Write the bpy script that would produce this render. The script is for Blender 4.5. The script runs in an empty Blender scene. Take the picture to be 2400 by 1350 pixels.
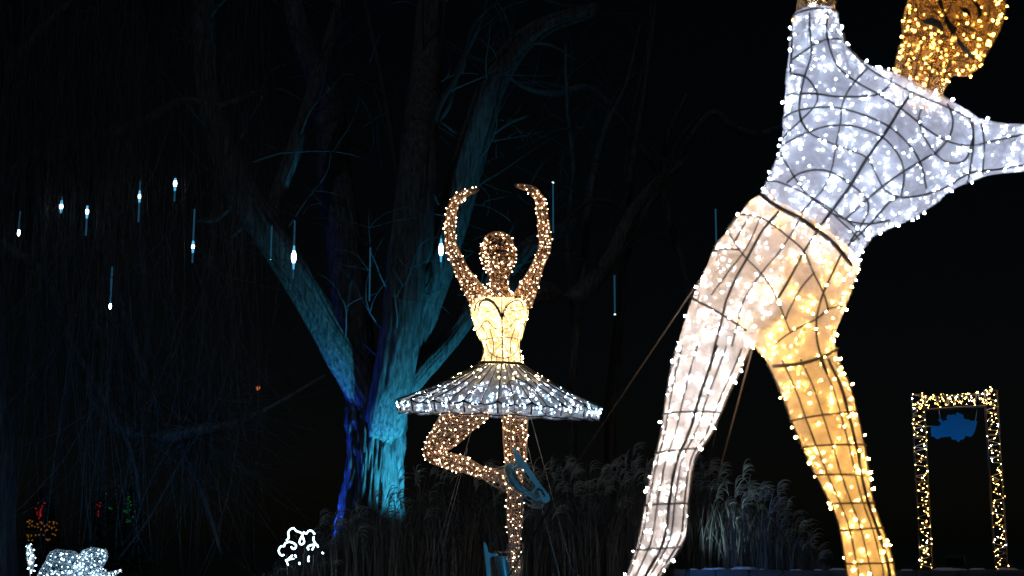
import bpy, math, random
import numpy as np
from mathutils import Vector, Quaternion, noise
from mathutils.bvhtree import BVHTree

random.seed(11)
RNG = np.random.default_rng(11)
scene = bpy.context.scene
COL = scene.collection
rad = math.radians

# ------------------------------------------------------------------ camera, sky, fill light, exposure
F = 2400 * 50 / 36.0
PITCH = math.atan(605 / F)
CAM = np.array([0.0, 0.0, 0.6])
cam_data = bpy.data.cameras.new("camera")
cam = bpy.data.objects.new("camera", cam_data)
COL.objects.link(cam)
cam.location = CAM
cam.rotation_euler = (rad(90) + PITCH, 0, 0)
cam_data.lens = 50
cam_data.sensor_width = 36
cam_data.clip_end = 2000
cam_data.dof.use_dof = True
cam_data.dof.focus_distance = 14.0
cam_data.dof.aperture_fstop = 2.6
scene.camera = cam

world = bpy.data.worlds.new("World")
scene.world = world
world.use_nodes = True
wn = world.node_tree.nodes
sky = wn.new("ShaderNodeTexSky")
sky.sky_type = 'NISHITA'
sky.sun_disc = False
sky.sun_elevation = rad(25)
sky.sun_rotation = rad(200)
world.node_tree.links.new(sky.outputs[0], wn["Background"].inputs[0])
wn["Background"].inputs[1].default_value = 0.0003

moon = bpy.data.lights.new("moon", 'SUN')  # dim blue directional light, added so the dark branches show
moon.energy = 0.11
moon.color = (0.55, 0.75, 1.0)
moon.angle = rad(0.5)
night_fill_o = bpy.data.objects.new("moon", moon)
night_fill_o.rotation_euler = (rad(40), rad(-20), 0)
COL.objects.link(night_fill_o)

vs = scene.view_settings
vs.view_transform = 'Standard'
vs.look = 'None'
vs.exposure = 0
vs.gamma = 1
vs.use_curve_mapping = False
cy = scene.cycles
cy.use_denoising = True
cy.max_bounces = 8
cy.transparent_max_bounces = 24
cy.sample_clamp_indirect = 6
cy.use_light_tree = True
cy.caustics_reflective = False
cy.caustics_refractive = False


# ------------------------------------------------------------------ geometry helpers
def P(x, y, Y):
    """the point at world depth Y that the photograph shows at pixel (x, y)"""
    u = (x - 1200) / F
    v = (675 - y) / F
    c, s = math.cos(PITCH), math.sin(PITCH)
    d = np.array([u, c - v * s, s + v * c])
    return CAM + d * (Y / d[1])


def pix(p):
    d = np.asarray(p, float) - CAM
    c, s = math.cos(PITCH), math.sin(PITCH)
    f = d[..., 1] * c + d[..., 2] * s
    v = -d[..., 1] * s + d[..., 2] * c
    return 1200 + F * d[..., 0] / f, 675 - F * v / f


def unit(v):
    v = np.asarray(v, float)
    n = np.linalg.norm(v)
    return v / n if n > 1e-9 else np.array([0.0, 0.0, 1.0])


def spline(pts, sub):
    """Catmull-Rom through rows of numbers"""
    p = np.asarray(pts, float)
    if len(p) < 3:
        t = np.linspace(0, 1, sub + 1)[:, None]
        return p[0] * (1 - t) + p[-1] * t
    q = np.vstack([2 * p[0] - p[1], p, 2 * p[-1] - p[-2]])
    out = []
    for i in range(1, len(q) - 2):
        a, b, c, d = q[i - 1], q[i], q[i + 1], q[i + 2]
        for k in range(sub):
            t = k / sub
            out.append(0.5 * (2 * b + (c - a) * t + (2 * a - 5 * b + 4 * c - d) * t * t + (3 * b - a - 3 * c + d) * t ** 3))
    out.append(p[-1])
    return np.array(out)


class MB:
    def __init__(self):
        self.v, self.f, self.m, self.n = [], [], [], 0

    def add(self, verts, faces, mi=0):
        self.v.append(np.asarray(verts, float).reshape(-1, 3))
        b = self.n
        self.f.extend([tuple(i + b for i in f) for f in faces])
        self.m.extend([mi] * len(faces))
        self.n += len(self.v[-1])

    def tube(self, pts, r, n=5, closed=False, mi=0, squash=None):
        p = np.asarray(pts, float)
        m = len(p)
        if m < 2:
            return
        r = np.broadcast_to(np.asarray(r, float), (m,))
        if closed:
            tan = np.roll(p, -1, 0) - np.roll(p, 1, 0)
        else:
            tan = np.gradient(p, axis=0)
        ln = np.linalg.norm(tan, axis=1, keepdims=True)
        tan = tan / np.maximum(ln, 1e-9)
        a = np.array([0, 0, 1.0]) if abs(tan[0][2]) < 0.9 else np.array([0, 1.0, 0])
        rings = np.empty((m, n, 3))
        u = unit(np.cross(tan[0], a))
        ang = np.arange(n) * 2 * math.pi / n
        ca, sa = np.cos(ang)[:, None], np.sin(ang)[:, None]
        for i in range(m):
            u = u - tan[i] * u.dot(tan[i])
            u = unit(u)
            w = np.cross(tan[i], u)
            rings[i] = p[i] + r[i] * (ca * u + sa * w)
        self.rings(rings, closed_len=closed, caps=not closed, mi=mi)

    def rings(self, rings, closed_len=False, caps=True, mi=0):
        m, n = rings.shape[:2]
        faces = []
        mm = m if closed_len else m - 1
        for i in range(mm):
            a, b = i * n, ((i + 1) % m) * n
            for j in range(n):
                k = (j + 1) % n
                faces.append((a + j, a + k, b + k, b + j))
        if caps:
            faces.append(tuple(range(n - 1, -1, -1)))
            faces.append(tuple((m - 1) * n + j for j in range(n)))
        self.add(rings.reshape(-1, 3), faces, mi)

    def box(self, c, sx, sy, sz, rotz=0.0, mi=0):
        x, y, z = sx / 2, sy / 2, sz / 2
        v = np.array([(-x, -y, -z), (x, -y, -z), (x, y, -z), (-x, y, -z), (-x, -y, z), (x, -y, z), (x, y, z), (-x, y, z)])
        cs, sn = math.cos(rotz), math.sin(rotz)
        v = np.stack([v[:, 0] * cs - v[:, 1] * sn, v[:, 0] * sn + v[:, 1] * cs, v[:, 2]], 1) + np.asarray(c, float)
        self.add(v, [(3, 2, 1, 0), (4, 5, 6, 7), (0, 1, 5, 4), (1, 2, 6, 5), (2, 3, 7, 6), (3, 0, 4, 7)], mi)

    def mesh(self, name, mats, off=(0, 0, 0), smooth=True):
        me = bpy.data.meshes.new(name)
        v = np.vstack(self.v) - np.asarray(off, float)
        me.from_pydata(v.tolist(), [], self.f)
        for m in mats if isinstance(mats, (list, tuple)) else [mats]:
            me.materials.append(m)
        me.polygons.foreach_set("material_index", self.m)
        if smooth:
            me.polygons.foreach_set("use_smooth", [True] * len(self.f))
        me.update()
        return me

    def build(self, name, mats, parent=None, smooth=True, kind=None):
        off = parent.matrix_off if False else (world_loc(parent) if parent else (0, 0, 0))
        o = bpy.data.objects.new(name, self.mesh(name, mats, off, smooth))
        COL.objects.link(o)
        if parent:
            o.parent = parent
        if kind:
            o["kind"] = kind
        return o


class Wires:
    """every wire added becomes an object of its own"""
    def __init__(self):
        self.all = []

    def tube(self, *a, **k):
        m = MB()
        m.tube(*a, **k)
        if m.n:
            self.all.append(m)

    def build(self, name, mat, parent):
        for m in self.all:
            m.build(name, mat, parent)


def world_loc(o):
    p = np.zeros(3)
    while o:
        p = p + np.array(o.location)
        o = o.parent
    return p


def thing(name, label, cat, loc, group=None):
    o = bpy.data.objects.new(name, None)
    o.empty_display_size = 0.2
    o.location = [float(a) for a in loc]
    COL.objects.link(o)
    tag(o, label, cat, group)
    return o


def tag(o, label, cat, group=None, kind=None):
    o["label"] = label
    o["category"] = cat
    if group:
        o["group"] = group
    if kind:
        o["kind"] = kind
    return o


# ------------------------------------------------------------------ materials
def nt(name):
    m = bpy.data.materials.new(name)
    m.use_nodes = True
    m.node_tree.nodes.clear()
    t = m.node_tree
    out = t.nodes.new("ShaderNodeOutputMaterial")
    return m, t, out


def node(t, kind, **kw):
    n = t.nodes.new(kind)
    for k, v in kw.items():
        if k.startswith("i_"):
            key = k[2:]
            n.inputs[int(key) if key.isdigit() else key].default_value = v
        else:
            setattr(n, k, v)
    return n


def mat_plain(name, col, rough=0.6, metal=0.0, var=0.25, scale=8.0, bump=0.2):
    m, t, out = nt(name)
    b = node(t, "ShaderNodeBsdfPrincipled", i_Roughness=rough, i_Metallic=metal)
    tc = node(t, "ShaderNodeTexCoord")
    nz = node(t, "ShaderNodeTexNoise", i_Scale=scale, i_Detail=5.0)
    t.links.new(tc.outputs["Object"], nz.inputs["Vector"])
    mx = node(t, "ShaderNodeMixRGB")
    mx.inputs[1].default_value = (*[c * (1 - var) for c in col], 1)
    mx.inputs[2].default_value = (*[min(1, c * (1 + var)) for c in col], 1)
    t.links.new(nz.outputs["Fac"], mx.inputs[0])
    t.links.new(mx.outputs[0], b.inputs["Base Color"])
    if bump:
        bp = node(t, "ShaderNodeBump", i_Strength=bump, i_Distance=0.02)
        t.links.new(nz.outputs["Fac"], bp.inputs["Height"])
        t.links.new(bp.outputs[0], b.inputs["Normal"])
    t.links.new(b.outputs[0], out.inputs[0])
    return m


def mat_emit(name, col, strength):
    m, t, out = nt(name)
    e = node(t, "ShaderNodeEmission", i_Strength=strength)
    e.inputs[0].default_value = (*col, 1)
    t.links.new(e.outputs[0], out.inputs[0])
    return m


def mat_fabric(name, col, clear, scale=24.0, trans=0.6):
    """thin white netting: part holes, part cloth that passes the light of the bulbs behind it"""
    m, t, out = nt(name)
    tc = node(t, "ShaderNodeTexCoord")
    nz = node(t, "ShaderNodeTexNoise", i_Scale=scale, i_Detail=4.0, i_Distortion=1.2)
    t.links.new(tc.outputs["Object"], nz.inputs["Vector"])
    mx = node(t, "ShaderNodeMixRGB")
    mx.inputs[1].default_value = (*[c * 0.6 for c in col], 1)
    mx.inputs[2].default_value = (*[min(1.0, c * 1.15) for c in col], 1)
    t.links.new(nz.outputs["Fac"], mx.inputs[0])
    bp = node(t, "ShaderNodeBump", i_Strength=0.6, i_Distance=0.03)
    t.links.new(nz.outputs["Fac"], bp.inputs["Height"])
    d = node(t, "ShaderNodeBsdfDiffuse")
    tr = node(t, "ShaderNodeBsdfTranslucent")
    for q in (d, tr):
        t.links.new(mx.outputs[0], q.inputs["Color"])
        t.links.new(bp.outputs[0], q.inputs["Normal"])
    m1 = node(t, "ShaderNodeMixShader")
    m1.inputs[0].default_value = trans
    t.links.new(d.outputs[0], m1.inputs[1])
    t.links.new(tr.outputs[0], m1.inputs[2])
    tp = node(t, "ShaderNodeBsdfTransparent")
    m2 = node(t, "ShaderNodeMixShader")
    n2 = node(t, "ShaderNodeTexNoise", i_Scale=scale * 0.55, i_Detail=3.0, i_Distortion=2.5)
    t.links.new(tc.outputs["Object"], n2.inputs["Vector"])
    mr = node(t, "ShaderNodeMapRange")
    mr.inputs[1].default_value = 0.3
    mr.inputs[2].default_value = 0.7
    mr.inputs[3].default_value = clear * 0.5
    mr.inputs[4].default_value = min(0.95, clear * 1.6)
    t.links.new(n2.outputs["Fac"], mr.inputs[0])
    t.links.new(mr.outputs[0], m2.inputs[0])
    t.links.new(m1.outputs[0], m2.inputs[1])
    t.links.new(tp.outputs[0], m2.inputs[2])
    t.links.new(m2.outputs[0], out.inputs[0])
    return m


def mat_bark(name, dark, light):
    m, t, out = nt(name)
    b = node(t, "ShaderNodeBsdfPrincipled", i_Roughness=0.85)
    tc = node(t, "ShaderNodeTexCoord")
    mp = node(t, "ShaderNodeMapping")
    mp.inputs["Scale"].default_value = (1, 1, 0.10)
    t.links.new(tc.outputs["Object"], mp.inputs[0])
    nz = node(t, "ShaderNodeTexNoise", i_Scale=26.0, i_Detail=6.0, i_Roughness=0.65)
    t.links.new(mp.outputs[0], nz.inputs["Vector"])
    cr = node(t, "ShaderNodeValToRGB")
    cr.color_ramp.elements[0].position = 0.35
    cr.color_ramp.elements[0].color = (*dark, 1)
    cr.color_ramp.elements[1].position = 0.65
    cr.color_ramp.elements[1].color = (*light, 1)
    t.links.new(nz.outputs["Fac"], cr.inputs[0])
    t.links.new(cr.outputs[0], b.inputs["Base Color"])
    bp = node(t, "ShaderNodeBump", i_Strength=1.0, i_Distance=0.08)
    t.links.new(nz.outputs["Fac"], bp.inputs["Height"])
    t.links.new(bp.outputs[0], b.inputs["Normal"])
    t.links.new(b.outputs[0], out.inputs[0])
    return m


M = {}
M["wire"] = mat_plain("black_steel_wire", (0.018, 0.017, 0.017), 0.5, 0.0, 0.3, 30, 0)
M["brown_wire"] = mat_plain("brown_steel_wire", (0.30, 0.23, 0.18), 0.4, 0.0, 0.3, 30, 0)
M["clear_cable"] = mat_plain("clear_cable", (0.45, 0.45, 0.45), 0.25, 0.0, 0.1, 30, 0)
M["guy_line"] = mat_plain("dull_steel_line", (0.16, 0.17, 0.18), 0.6, 0, 0.1, 30, 0)
M["shirt"] = mat_fabric("white_netting", (0.46, 0.47, 0.54), 0.17, 14)
M["trouser"] = mat_fabric("cream_netting", (0.49, 0.455, 0.43), 0.17, 14)
M["skin_net"] = mat_fabric("golden_netting", (0.50, 0.36, 0.20), 0.58, 20)
M["bodice"] = mat_fabric("ivory_netting", (0.86, 0.80, 0.66), 0.12, 24)
M["tutu"] = mat_fabric("tulle_netting", (0.74, 0.80, 1.0), 0.15, 10)
M["head_net"] = mat_fabric("copper_netting", (0.60, 0.42, 0.28), 0.55, 20)
M["limb_net"] = mat_fabric("brown_netting", (0.50, 0.33, 0.22), 0.76, 20)
M["petal_net"] = mat_fabric("petal_netting", (0.3, 0.42, 0.55), 0.90, 20)
M["teal"] = mat_plain("painted_metal", (0.12, 0.30, 0.36), 0.4, 0.6, 0.15, 12, 0.05)
M["blade"] = mat_plain("blade_metal", (0.12, 0.33, 0.40), 0.5, 0.2, 0.1, 12, 0.05)
M["bark"] = mat_bark("grey_bark", (0.035, 0.034, 0.034), (0.20, 0.195, 0.19))
M["twig"] = mat_plain("twig_bark", (0.06, 0.058, 0.058), 0.8, 0, 0.4, 6, 0)
M["tree_twig"] = mat_plain("pale_twig_bark", (0.05, 0.049, 0.048), 0.8, 0, 0.3, 6, 0)
M["straw"] = mat_plain("dry_straw", (0.15, 0.145, 0.135), 0.8, 0, 0.4, 3, 0)
M["plume"] = mat_plain("silky_plume", (0.42, 0.42, 0.40), 0.8, 0, 0.2, 6, 0)
M["ground"] = mat_plain("dark_turf", (0.035, 0.04, 0.025), 0.9, 0, 0.5, 3, 0.5)
M["path"] = mat_plain("pale_gravel", (0.22, 0.21, 0.2), 0.9, 0, 0.2, 20, 0.3)
M["stone"] = mat_plain("dark_stone", (0.10, 0.10, 0.11), 0.8, 0, 0.3, 5, 0.4)
M["snow"] = mat_plain("old_snow", (0.75, 0.78, 0.82), 0.7, 0, 0.08, 10, 0.3)
M["blue_lit"] = mat_plain("blue_lit_board", (0.003, 0.20, 0.42), 0.7, 0, 0.03, 2, 0)  # blue of the floodlight put into the board's base colour
M["black_box"] = mat_plain("black_casing", (0.02, 0.02, 0.022), 0.5, 0, 0.2, 10, 0)
M["needle"] = mat_plain("dark_needles", (0.03, 0.055, 0.03), 0.8, 0, 0.4, 6, 0)
M["tube"] = mat_plain("frosted_tube", (0.45, 0.5, 0.55), 0.3, 0, 0.05, 6, 0)
LED = {
    "cold": mat_emit("cold_led", (0.75, 0.85, 1.0), 98.0),
    "white": mat_emit("white_led", (1.0, 0.91, 0.88), 180.0),
    "amber": mat_emit("amber_led", (1.0, 0.53, 0.13), 220.0),
    "gold": mat_emit("gold_led", (1.0, 0.46, 0.08), 52.0),
    "ivory": mat_emit("ivory_led", (1.0, 0.70, 0.34), 54.0),
    "copper": mat_emit("copper_led", (1.0, 0.60, 0.34), 38.0),
    "rim": mat_emit("rim_led", (0.42, 0.74, 1.0), 48.0),
    "warm": mat_emit("warm_led", (1.0, 0.52, 0.14), 48.0),
    "ice": mat_emit("ice_led", (0.55, 0.83, 1.0), 8.0),
    "red": mat_emit("red_led", (1.0, 0.03, 0.03), 0.28),
    "dimamber": mat_emit("distant_amber_led", (1.0, 0.40, 0.06), 0.16),
    "green": mat_emit("green_led", (0.02, 0.6, 0.12), 0.16),
}

for _k in ("cold", "white", "amber", "gold", "copper", "rim", "warm"):        # some bulbs burn weaker
    _c = LED[_k].copy()
    _c.name = LED[_k].name + "_weak"
    _c.node_tree.nodes["Emission"].inputs[1].default_value *= 0.30
    LED[_k + "_weak"] = _c


# ------------------------------------------------------------------ lofts, skins, wires, bulbs
def loft(pairs, n=24, sub=5):
    """pairs: (left x, left y, right x, right y, depth Y, thickness ratio) down an axis -> rings"""
    q = spline(pairs, sub)
    A = np.array([P(a[0], a[1], a[4]) for a in q])
    B = np.array([P(a[2], a[3], a[4]) for a in q])
    C = (A + B) / 2
    S = (B - A) / 2
    tan = np.gradient(C, axis=0)
    rings = []
    ang = np.arange(n) * 2 * math.pi / n
    for i in range(len(q)):
        hw = np.linalg.norm(S[i])
        d2 = np.cross(unit(tan[i]), unit(S[i]))
        if d2[1] > 0:
            d2 = -d2                      # towards the viewer's side
        d2 = unit(d2) * hw * q[i][5]
        rings.append(C[i] + np.cos(ang)[:, None] * S[i] + np.sin(ang)[:, None] * d2)
    return np.array(rings)


def skin(lofts, voxel, smooth_iter=6):
    """one continuous closed surface through several overlapping lofts -> (verts, polys)"""
    b = MB()
    for r in lofts:
        b.rings(r)
    me = b.mesh("skin_work", [])
    o = bpy.data.objects.new("skin_work", me)
    COL.objects.link(o)
    bm_fix(me)
    md = o.modifiers.new("r", 'REMESH')
    md.mode = 'VOXEL'
    md.voxel_size = voxel
    if smooth_iter:
        s = o.modifiers.new("s", 'SMOOTH')
        s.factor = 0.5
        s.iterations = smooth_iter
    dg = bpy.context.evaluated_depsgraph_get()
    ev = bpy.data.meshes.new_from_object(o.evaluated_get(dg))
    v = np.empty(len(ev.vertices) * 3)
    ev.vertices.foreach_get("co", v)
    polys = [tuple(p.vertices) for p in ev.polygons]
    bpy.data.objects.remove(o)
    bpy.data.meshes.remove(ev)
    return v.reshape(-1, 3), polys


def bm_fix(me):
    import bmesh
    bm = bmesh.new()
    bm.from_mesh(me)
    bmesh.ops.recalc_face_normals(bm, faces=bm.faces)
    bm.to_mesh(me)
    bm.free()


class Surf:
    def __init__(self, v, f):
        self.v, self.f = v, f
        self.bvh = BVHTree.FromPolygons(v.tolist(), f)
        t = []
        for p in f:
            for k in range(1, len(p) - 1):
                t.append((p[0], p[k], p[k + 1]))
        self.t = np.array(t)

    def snap(self, p, off):
        co, n, _, _ = self.bvh.find_nearest(Vector(p))
        return np.array(co) + np.array(n) * off

    def trace(self, px, off, step=7.0, back=False):
        """a bent wire laid over the surface along a drawn course"""
        q = spline(px, 8)
        seg = np.linalg.norm(np.diff(q, axis=0), axis=1)
        d = np.concatenate([[0], np.cumsum(seg)])
        k = max(3, int(d[-1] / step))
        s = np.linspace(0, d[-1], k)
        q = np.stack([np.interp(s, d, q[:, i]) for i in range(2)], 1)
        out = []
        for x, y in q:
            far = P(x, y, 30.0)
            dr = unit(far - CAM)
            if back:
                hit = self.bvh.ray_cast(Vector(far), Vector(-dr))
            else:
                hit = self.bvh.ray_cast(Vector(CAM), Vector(dr))
            if hit[0] is not None:
                out.append(np.array(hit[0]) + np.array(hit[1]) * off)
            elif out:
                mid = CAM + dr * np.linalg.norm(out[-1] - CAM)
                out.append(self.snap(mid, off))
        out = np.array(out)
        if len(out) > 4:
            for _ in range(2):
                out[1:-1] = (out[:-2] + 2 * out[1:-1] + out[2:]) / 4
        return out

    def scatter(self, count, mind, keep=None):
        a, b, c = self.v[self.t[:, 0]], self.v[self.t[:, 1]], self.v[self.t[:, 2]]
        nr = np.cross(b - a, c - a)
        ar = np.linalg.norm(nr, axis=1)
        nr = nr / np.maximum(ar[:, None], 1e-12)
        idx = RNG.choice(len(ar), size=count * 8, p=ar / ar.sum())
        r1, r2 = RNG.random((2, count * 8))
        r1 = np.sqrt(r1)
        pts = a[idx] * (1 - r1)[:, None] + b[idx] * (r1 * (1 - r2))[:, None] + c[idx] * (r1 * r2)[:, None]
        grid, out = {}, []
        for p, n in zip(pts, nr[idx]):
            if keep is not None and not keep(p):
                continue
            key = tuple(np.floor(p / mind).astype(int))
            ok = True
            for i in (-1, 0, 1):
                for j in (-1, 0, 1):
                    for k in (-1, 0, 1):
                        for q in grid.get((key[0] + i, key[1] + j, key[2] + k), ()):
                            if np.sum((q - p) ** 2) < mind * mind:
                                ok = False
            if ok:
                grid.setdefault(key, []).append(p)
                out.append((p, n))
                if len(out) >= count:
                    break
        return out


def bulb_shape(R):
    """socket and cone-ended LED cap, along +Z"""
    sides = 6
    b = MB()
    ang = np.arange(sides) * 2 * math.pi / sides

    def ring(z, r):
        return np.stack([np.cos(ang) * r, np.sin(ang) * r, np.full(sides, z)], 1)
    b.rings(np.array([ring(-2.6 * R, .34 * R), ring(-.5 * R, .4 * R)]), mi=1)
    b.rings(np.array([ring(-.5 * R, .45 * R), ring(.5 * R, .62 * R), ring(1.5 * R, .95 * R), ring(2.1 * R, .25 * R)]), mi=0)
    return b


BULB_CACHE = {}


def bulb_mesh(R, kind):
    key = (R, kind)
    if key not in BULB_CACHE:
        BULB_CACHE[key] = bulb_shape(R).mesh("led_bulb", [LED[kind], M["wire"]])
    return BULB_CACHE[key]


def add_bulbs(root, items, R, limit=300, outside=0.3, gain={}):
    """items: (point, normal, colour). The ones that show largest become parts, the rest one stuff part."""
    out = []
    for p, n, kind in items:
        n = unit(n)
        g_ = gain.get(kind, 1.0)
        if kind + '_weak' in LED and RNG.random() < .25:
            kind += '_weak'
        tang = unit(np.cross(n, RNG.normal(size=3)))
        d = unit(n * 0.7 + tang * RNG.random() * 1.1)
        if RNG.random() < (0.12 if kind == 'ivory' else outside):
            q = p + n * R * 1.8
        else:
            q = p - n * R * (2.0 + 2.4 * RNG.random())
        x, y = pix(q)
        vis = (n.dot(unit(CAM - p)) > -0.05) and -20 < x < 2420 and -20 < y < 1370
        out.append((0 if vis else 1, (0.5 + 0.75 * RNG.random()) * g_, q, d, kind))
    vis = [o for o in out if o[0] == 0]
    random.shuffle(vis)
    hid = [o for o in out if o[0] == 1]
    base = world_loc(root)
    for o in vis[:limit]:
        ob = bpy.data.objects.new("led_bulb", bulb_mesh(R, o[4]))
        COL.objects.link(ob)
        ob.parent = root
        ob.location = o[2] - base
        ob.scale = (o[1],) * 3
        ob.rotation_mode = 'QUATERNION'
        ob.rotation_quaternion = Vector((0, 0, 1)).rotation_difference(Vector(o[3]))
    rest = vis[limit:] + hid
    if rest:
        kinds = sorted(set(o[4] for o in rest))
        sh = bulb_shape(R)
        v0 = np.vstack(sh.v)
        b = MB()
        for o in rest:
            rot = np.array(Vector((0, 0, 1)).rotation_difference(Vector(o[3])).to_matrix())
            n0 = b.n
            b.add(v0 @ rot.T * o[1] + o[2], sh.f)
            k = kinds.index(o[4])
            b.m[-len(sh.f):] = [len(kinds) if mi == 1 else k for mi in sh.m]
        b.build("led_string", [LED[k] for k in kinds] + [M["wire"]], root, kind="stuff")


def ring_wires(b, surf, rings, idx, r, off):
    for i in idx:
        p = rings[i]
        q = np.array([surf.snap(a, off) for a in p]) if surf else p
        b.tube(q, r, 4, closed=True)


def long_wires(b, surf, rings, cols, r, off, i0=0, i1=None):
    for j in cols:
        p = rings[i0:i1, j]
        q = np.array([surf.snap(a, off) for a in p]) if surf else p
        if len(q) > 4:
            q[1:-1] = (q[:-2] + 2 * q[1:-1] + q[2:]) / 4
        b.tube(q, r, 4)


# ================================================================== GROUND AND SETTING
g = MB()
N = 60
xs = np.concatenate([[-900, -300, -120], np.linspace(-45, 45, N), [120, 300, 900]])
ys = np.concatenate([[-60], np.linspace(-5, 60, N), [120, 300, 1200]])
vv = []
for y in ys:
    for x in xs:
        h = 0.0
        if abs(x) < 45 and -5 < y < 60:
            h = 0.05 * noise.noise(Vector((x * .4, y * .4, 0))) - 0.03
        vv.append((x, y, h))
nx = len(xs)
g.add(vv, [(j * nx + i, j * nx + i + 1, (j + 1) * nx + i + 1, (j + 1) * nx + i) for j in range(len(ys) - 1) for i in range(nx - 1)])
g.build("ground", M["ground"])["kind"] = "structure"

b = MB()
pp = [(-9.0, 20.5), (-6.0, 20.9), (-3.4, 20.4), (-1.8, 20.8)]
q = spline(pp, 8)
top = [(x, y + 1.3, 0.035) for x, y in q]
bot = [(x, y - 1.3, 0.035) for x, y in q]
m_ = len(q)
b.add(top + bot, [(m_ + i, m_ + i + 1, i + 1, i) for i in range(m_ - 1)])
b.build("path", M["path"])["kind"] = "structure"

# raised bed with a low edging of stones behind the leaning figure
WALLY = 17.0
wx0, wx1 = P(1575, 1340, WALLY)[0], P(2600, 1340, WALLY)[0]
WTOP = P(1900, 1335, WALLY)[2]
b = MB()
b.box(((wx0 + wx1) / 2 + 4, WALLY + 12.2, WTOP / 2 - 0.06), wx1 - wx0 + 8, 24, WTOP - 0.04)
b.build("terrace", M["ground"], smooth=False)["kind"] = "structure"
wall = thing("low_wall", "low dark stone edging wall with patches of snow below the dry grass", "wall", ((wx0 + wx1) / 2, WALLY, 0))
x = wx0
sb = MB()
while x < wx1 - 0.1:
    w = random.uniform(0.38, 0.62)
    b = MB()
    h = WTOP + random.uniform(-.012, .008)
    jx = 0.012
    zt = h
    v = []
    for z, ins in ((-0.05, 0), (zt - .03, 0), (zt, .025)):
        v += [(x + jx + ins, WALLY - .12 + ins, z), (x + w - ins, WALLY - .12 + ins, z), (x + w - ins, WALLY + .19 - ins, z), (x + jx + ins, WALLY + .19 - ins, z)]
    fs = []
    for k in (0, 4):
        fs += [(k + i, k + (i + 1) % 4, k + 4 + (i + 1) % 4, k + 4 + i) for i in range(4)]
    fs.append((8, 9, 10, 11))
    b.add(v, fs)
    b.build("stone", M["stone"], wall, smooth=False)
    for _ in range(random.choice((0, 1, 1, 2, 3))):
        cx, cyy = x + random.uniform(.05, w), WALLY + random.uniform(-.1, .05)
        rr = random.uniform(.025, .10)
        n_ = 7
        ring = [(cx + math.cos(a) * rr * random.uniform(.7, 1.3) * 1.5, cyy + math.sin(a) * rr * .6, zt - .004) for a in np.arange(n_) * 2 * math.pi / n_]
        mid = [(cx + (p[0] - cx) * .6, cyy + (p[1] - cyy) * .6, zt + rr * .28) for p in ring]
        sb.add(ring + mid, [(i, (i + 1) % n_, n_ + (i + 1) % n_, n_ + i) for i in range(n_)] + [tuple(range(n_, 2 * n_))])
    x += w
sb.build("snow", M["snow"], wall, kind="stuff")


# ------------------------------------------------------------------ floodlights in the planting
def flood(px, py, Y, target, col, energy, spot_deg, label, z=None, blend=0.6):
    p = P(px, py, Y)
    if z is not None:
        p[2] = z
    d = unit(np.asarray(target) - p)
    root = thing("floodlight", label, "floodlight", (p[0], p[1], 0), "floodlights hidden among the dry grass")
    side = unit(np.cross(d, (0, 0, 1)))
    up = np.cross(side, d)

    def slab(c, w, h, t):
        v = [c + side * sx * w / 2 + up * sy * h / 2 + d * sz * t / 2 for sz in (-1, 1) for sx, sy in ((-1, -1), (1, -1), (1, 1), (-1, 1))]
        return v, [(3, 2, 1, 0), (4, 5, 6, 7), (0, 1, 5, 4), (1, 2, 6, 5), (2, 3, 7, 6), (3, 0, 4, 7)]
    b = MB()
    b.add(*slab(p, .22, .16, .05))
    b.build("housing", M["black_box"], root, smooth=False)
    b = MB()
    b.add(*slab(p + d * .029, .18, .12, .006))
    b.build("lens", mat_emit("flood_lens", col, 2.0), root, smooth=False)
    b = MB()
    b.tube([(p[0], p[1], 0), (p[0], p[1], p[2] - .06)], .012, 6)
    b.build("stake", M["black_box"], root)
    l = bpy.data.lights.new("flood_lamp", 'SPOT')
    l.energy = energy
    l.color = col
    l.spot_size = rad(spot_deg)
    l.spot_blend = blend
    l.shadow_soft_size = 0.05
    lo = bpy.data.objects.new("flood_lamp", l)
    COL.objects.link(lo)
    lo.parent = root
    lo.location = p + d * .06 - world_loc(root)
    lo.rotation_mode = 'QUATERNION'
    lo.rotation_quaternion = Vector((0, 0, -1)).rotation_difference(Vector(d))
    return root


TY = 21.5
flood(1008, 1330, 20.5, P(938, 960, 21.4), (0.05, 0.60, 1.0), 1150, 70, "black floodlight shining cyan at the trunk, right of the roots", 0.35, 1.0)
flood(730, 1330, 21.2, P(815, 1080, TY), (0.02, 0.10, 1.0), 700, 50, "black floodlight shining deep blue at the trunk, left of the roots", 0.3, 1.0)
flood(300, 1345, 14.5, P(250, 900, 17.5), (0.05, 0.40, 1.0), 58, 110, "black floodlight shining dim blue up the hanging willow shoots", 0.25, 0.9)
flood(1250, 1400, 12.4, P(1190, 1130, 14.2), (0.03, 0.52, 1.0), 22, 80, "black floodlight shining blue at the dancer's skates", 0.10, 0.9)
flood(2240, 1330, 18.2, P(2236, 1005, 19.7), (0.02, 0.45, 1.0), 85, 40, "black floodlight shining blue at the hanging sign", 0.42, 0.5)
flood(1580, 1338, 17.6, P(1795, 1180, 19.2), (0.55, 0.88, 1.0), 52, 46, "added unseen floodlight brightening the plumes between the lit legs", 0.42, 0.9)  # extra lamp out of sight, added to brighten the pale plumes
flood(1545, 1336, 16.0, P(1800, 1330, 17.2), (0.03, 0.30, 1.0), 22, 70, "black floodlight shining blue along the low stone wall", 0.42, 0.9)

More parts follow.
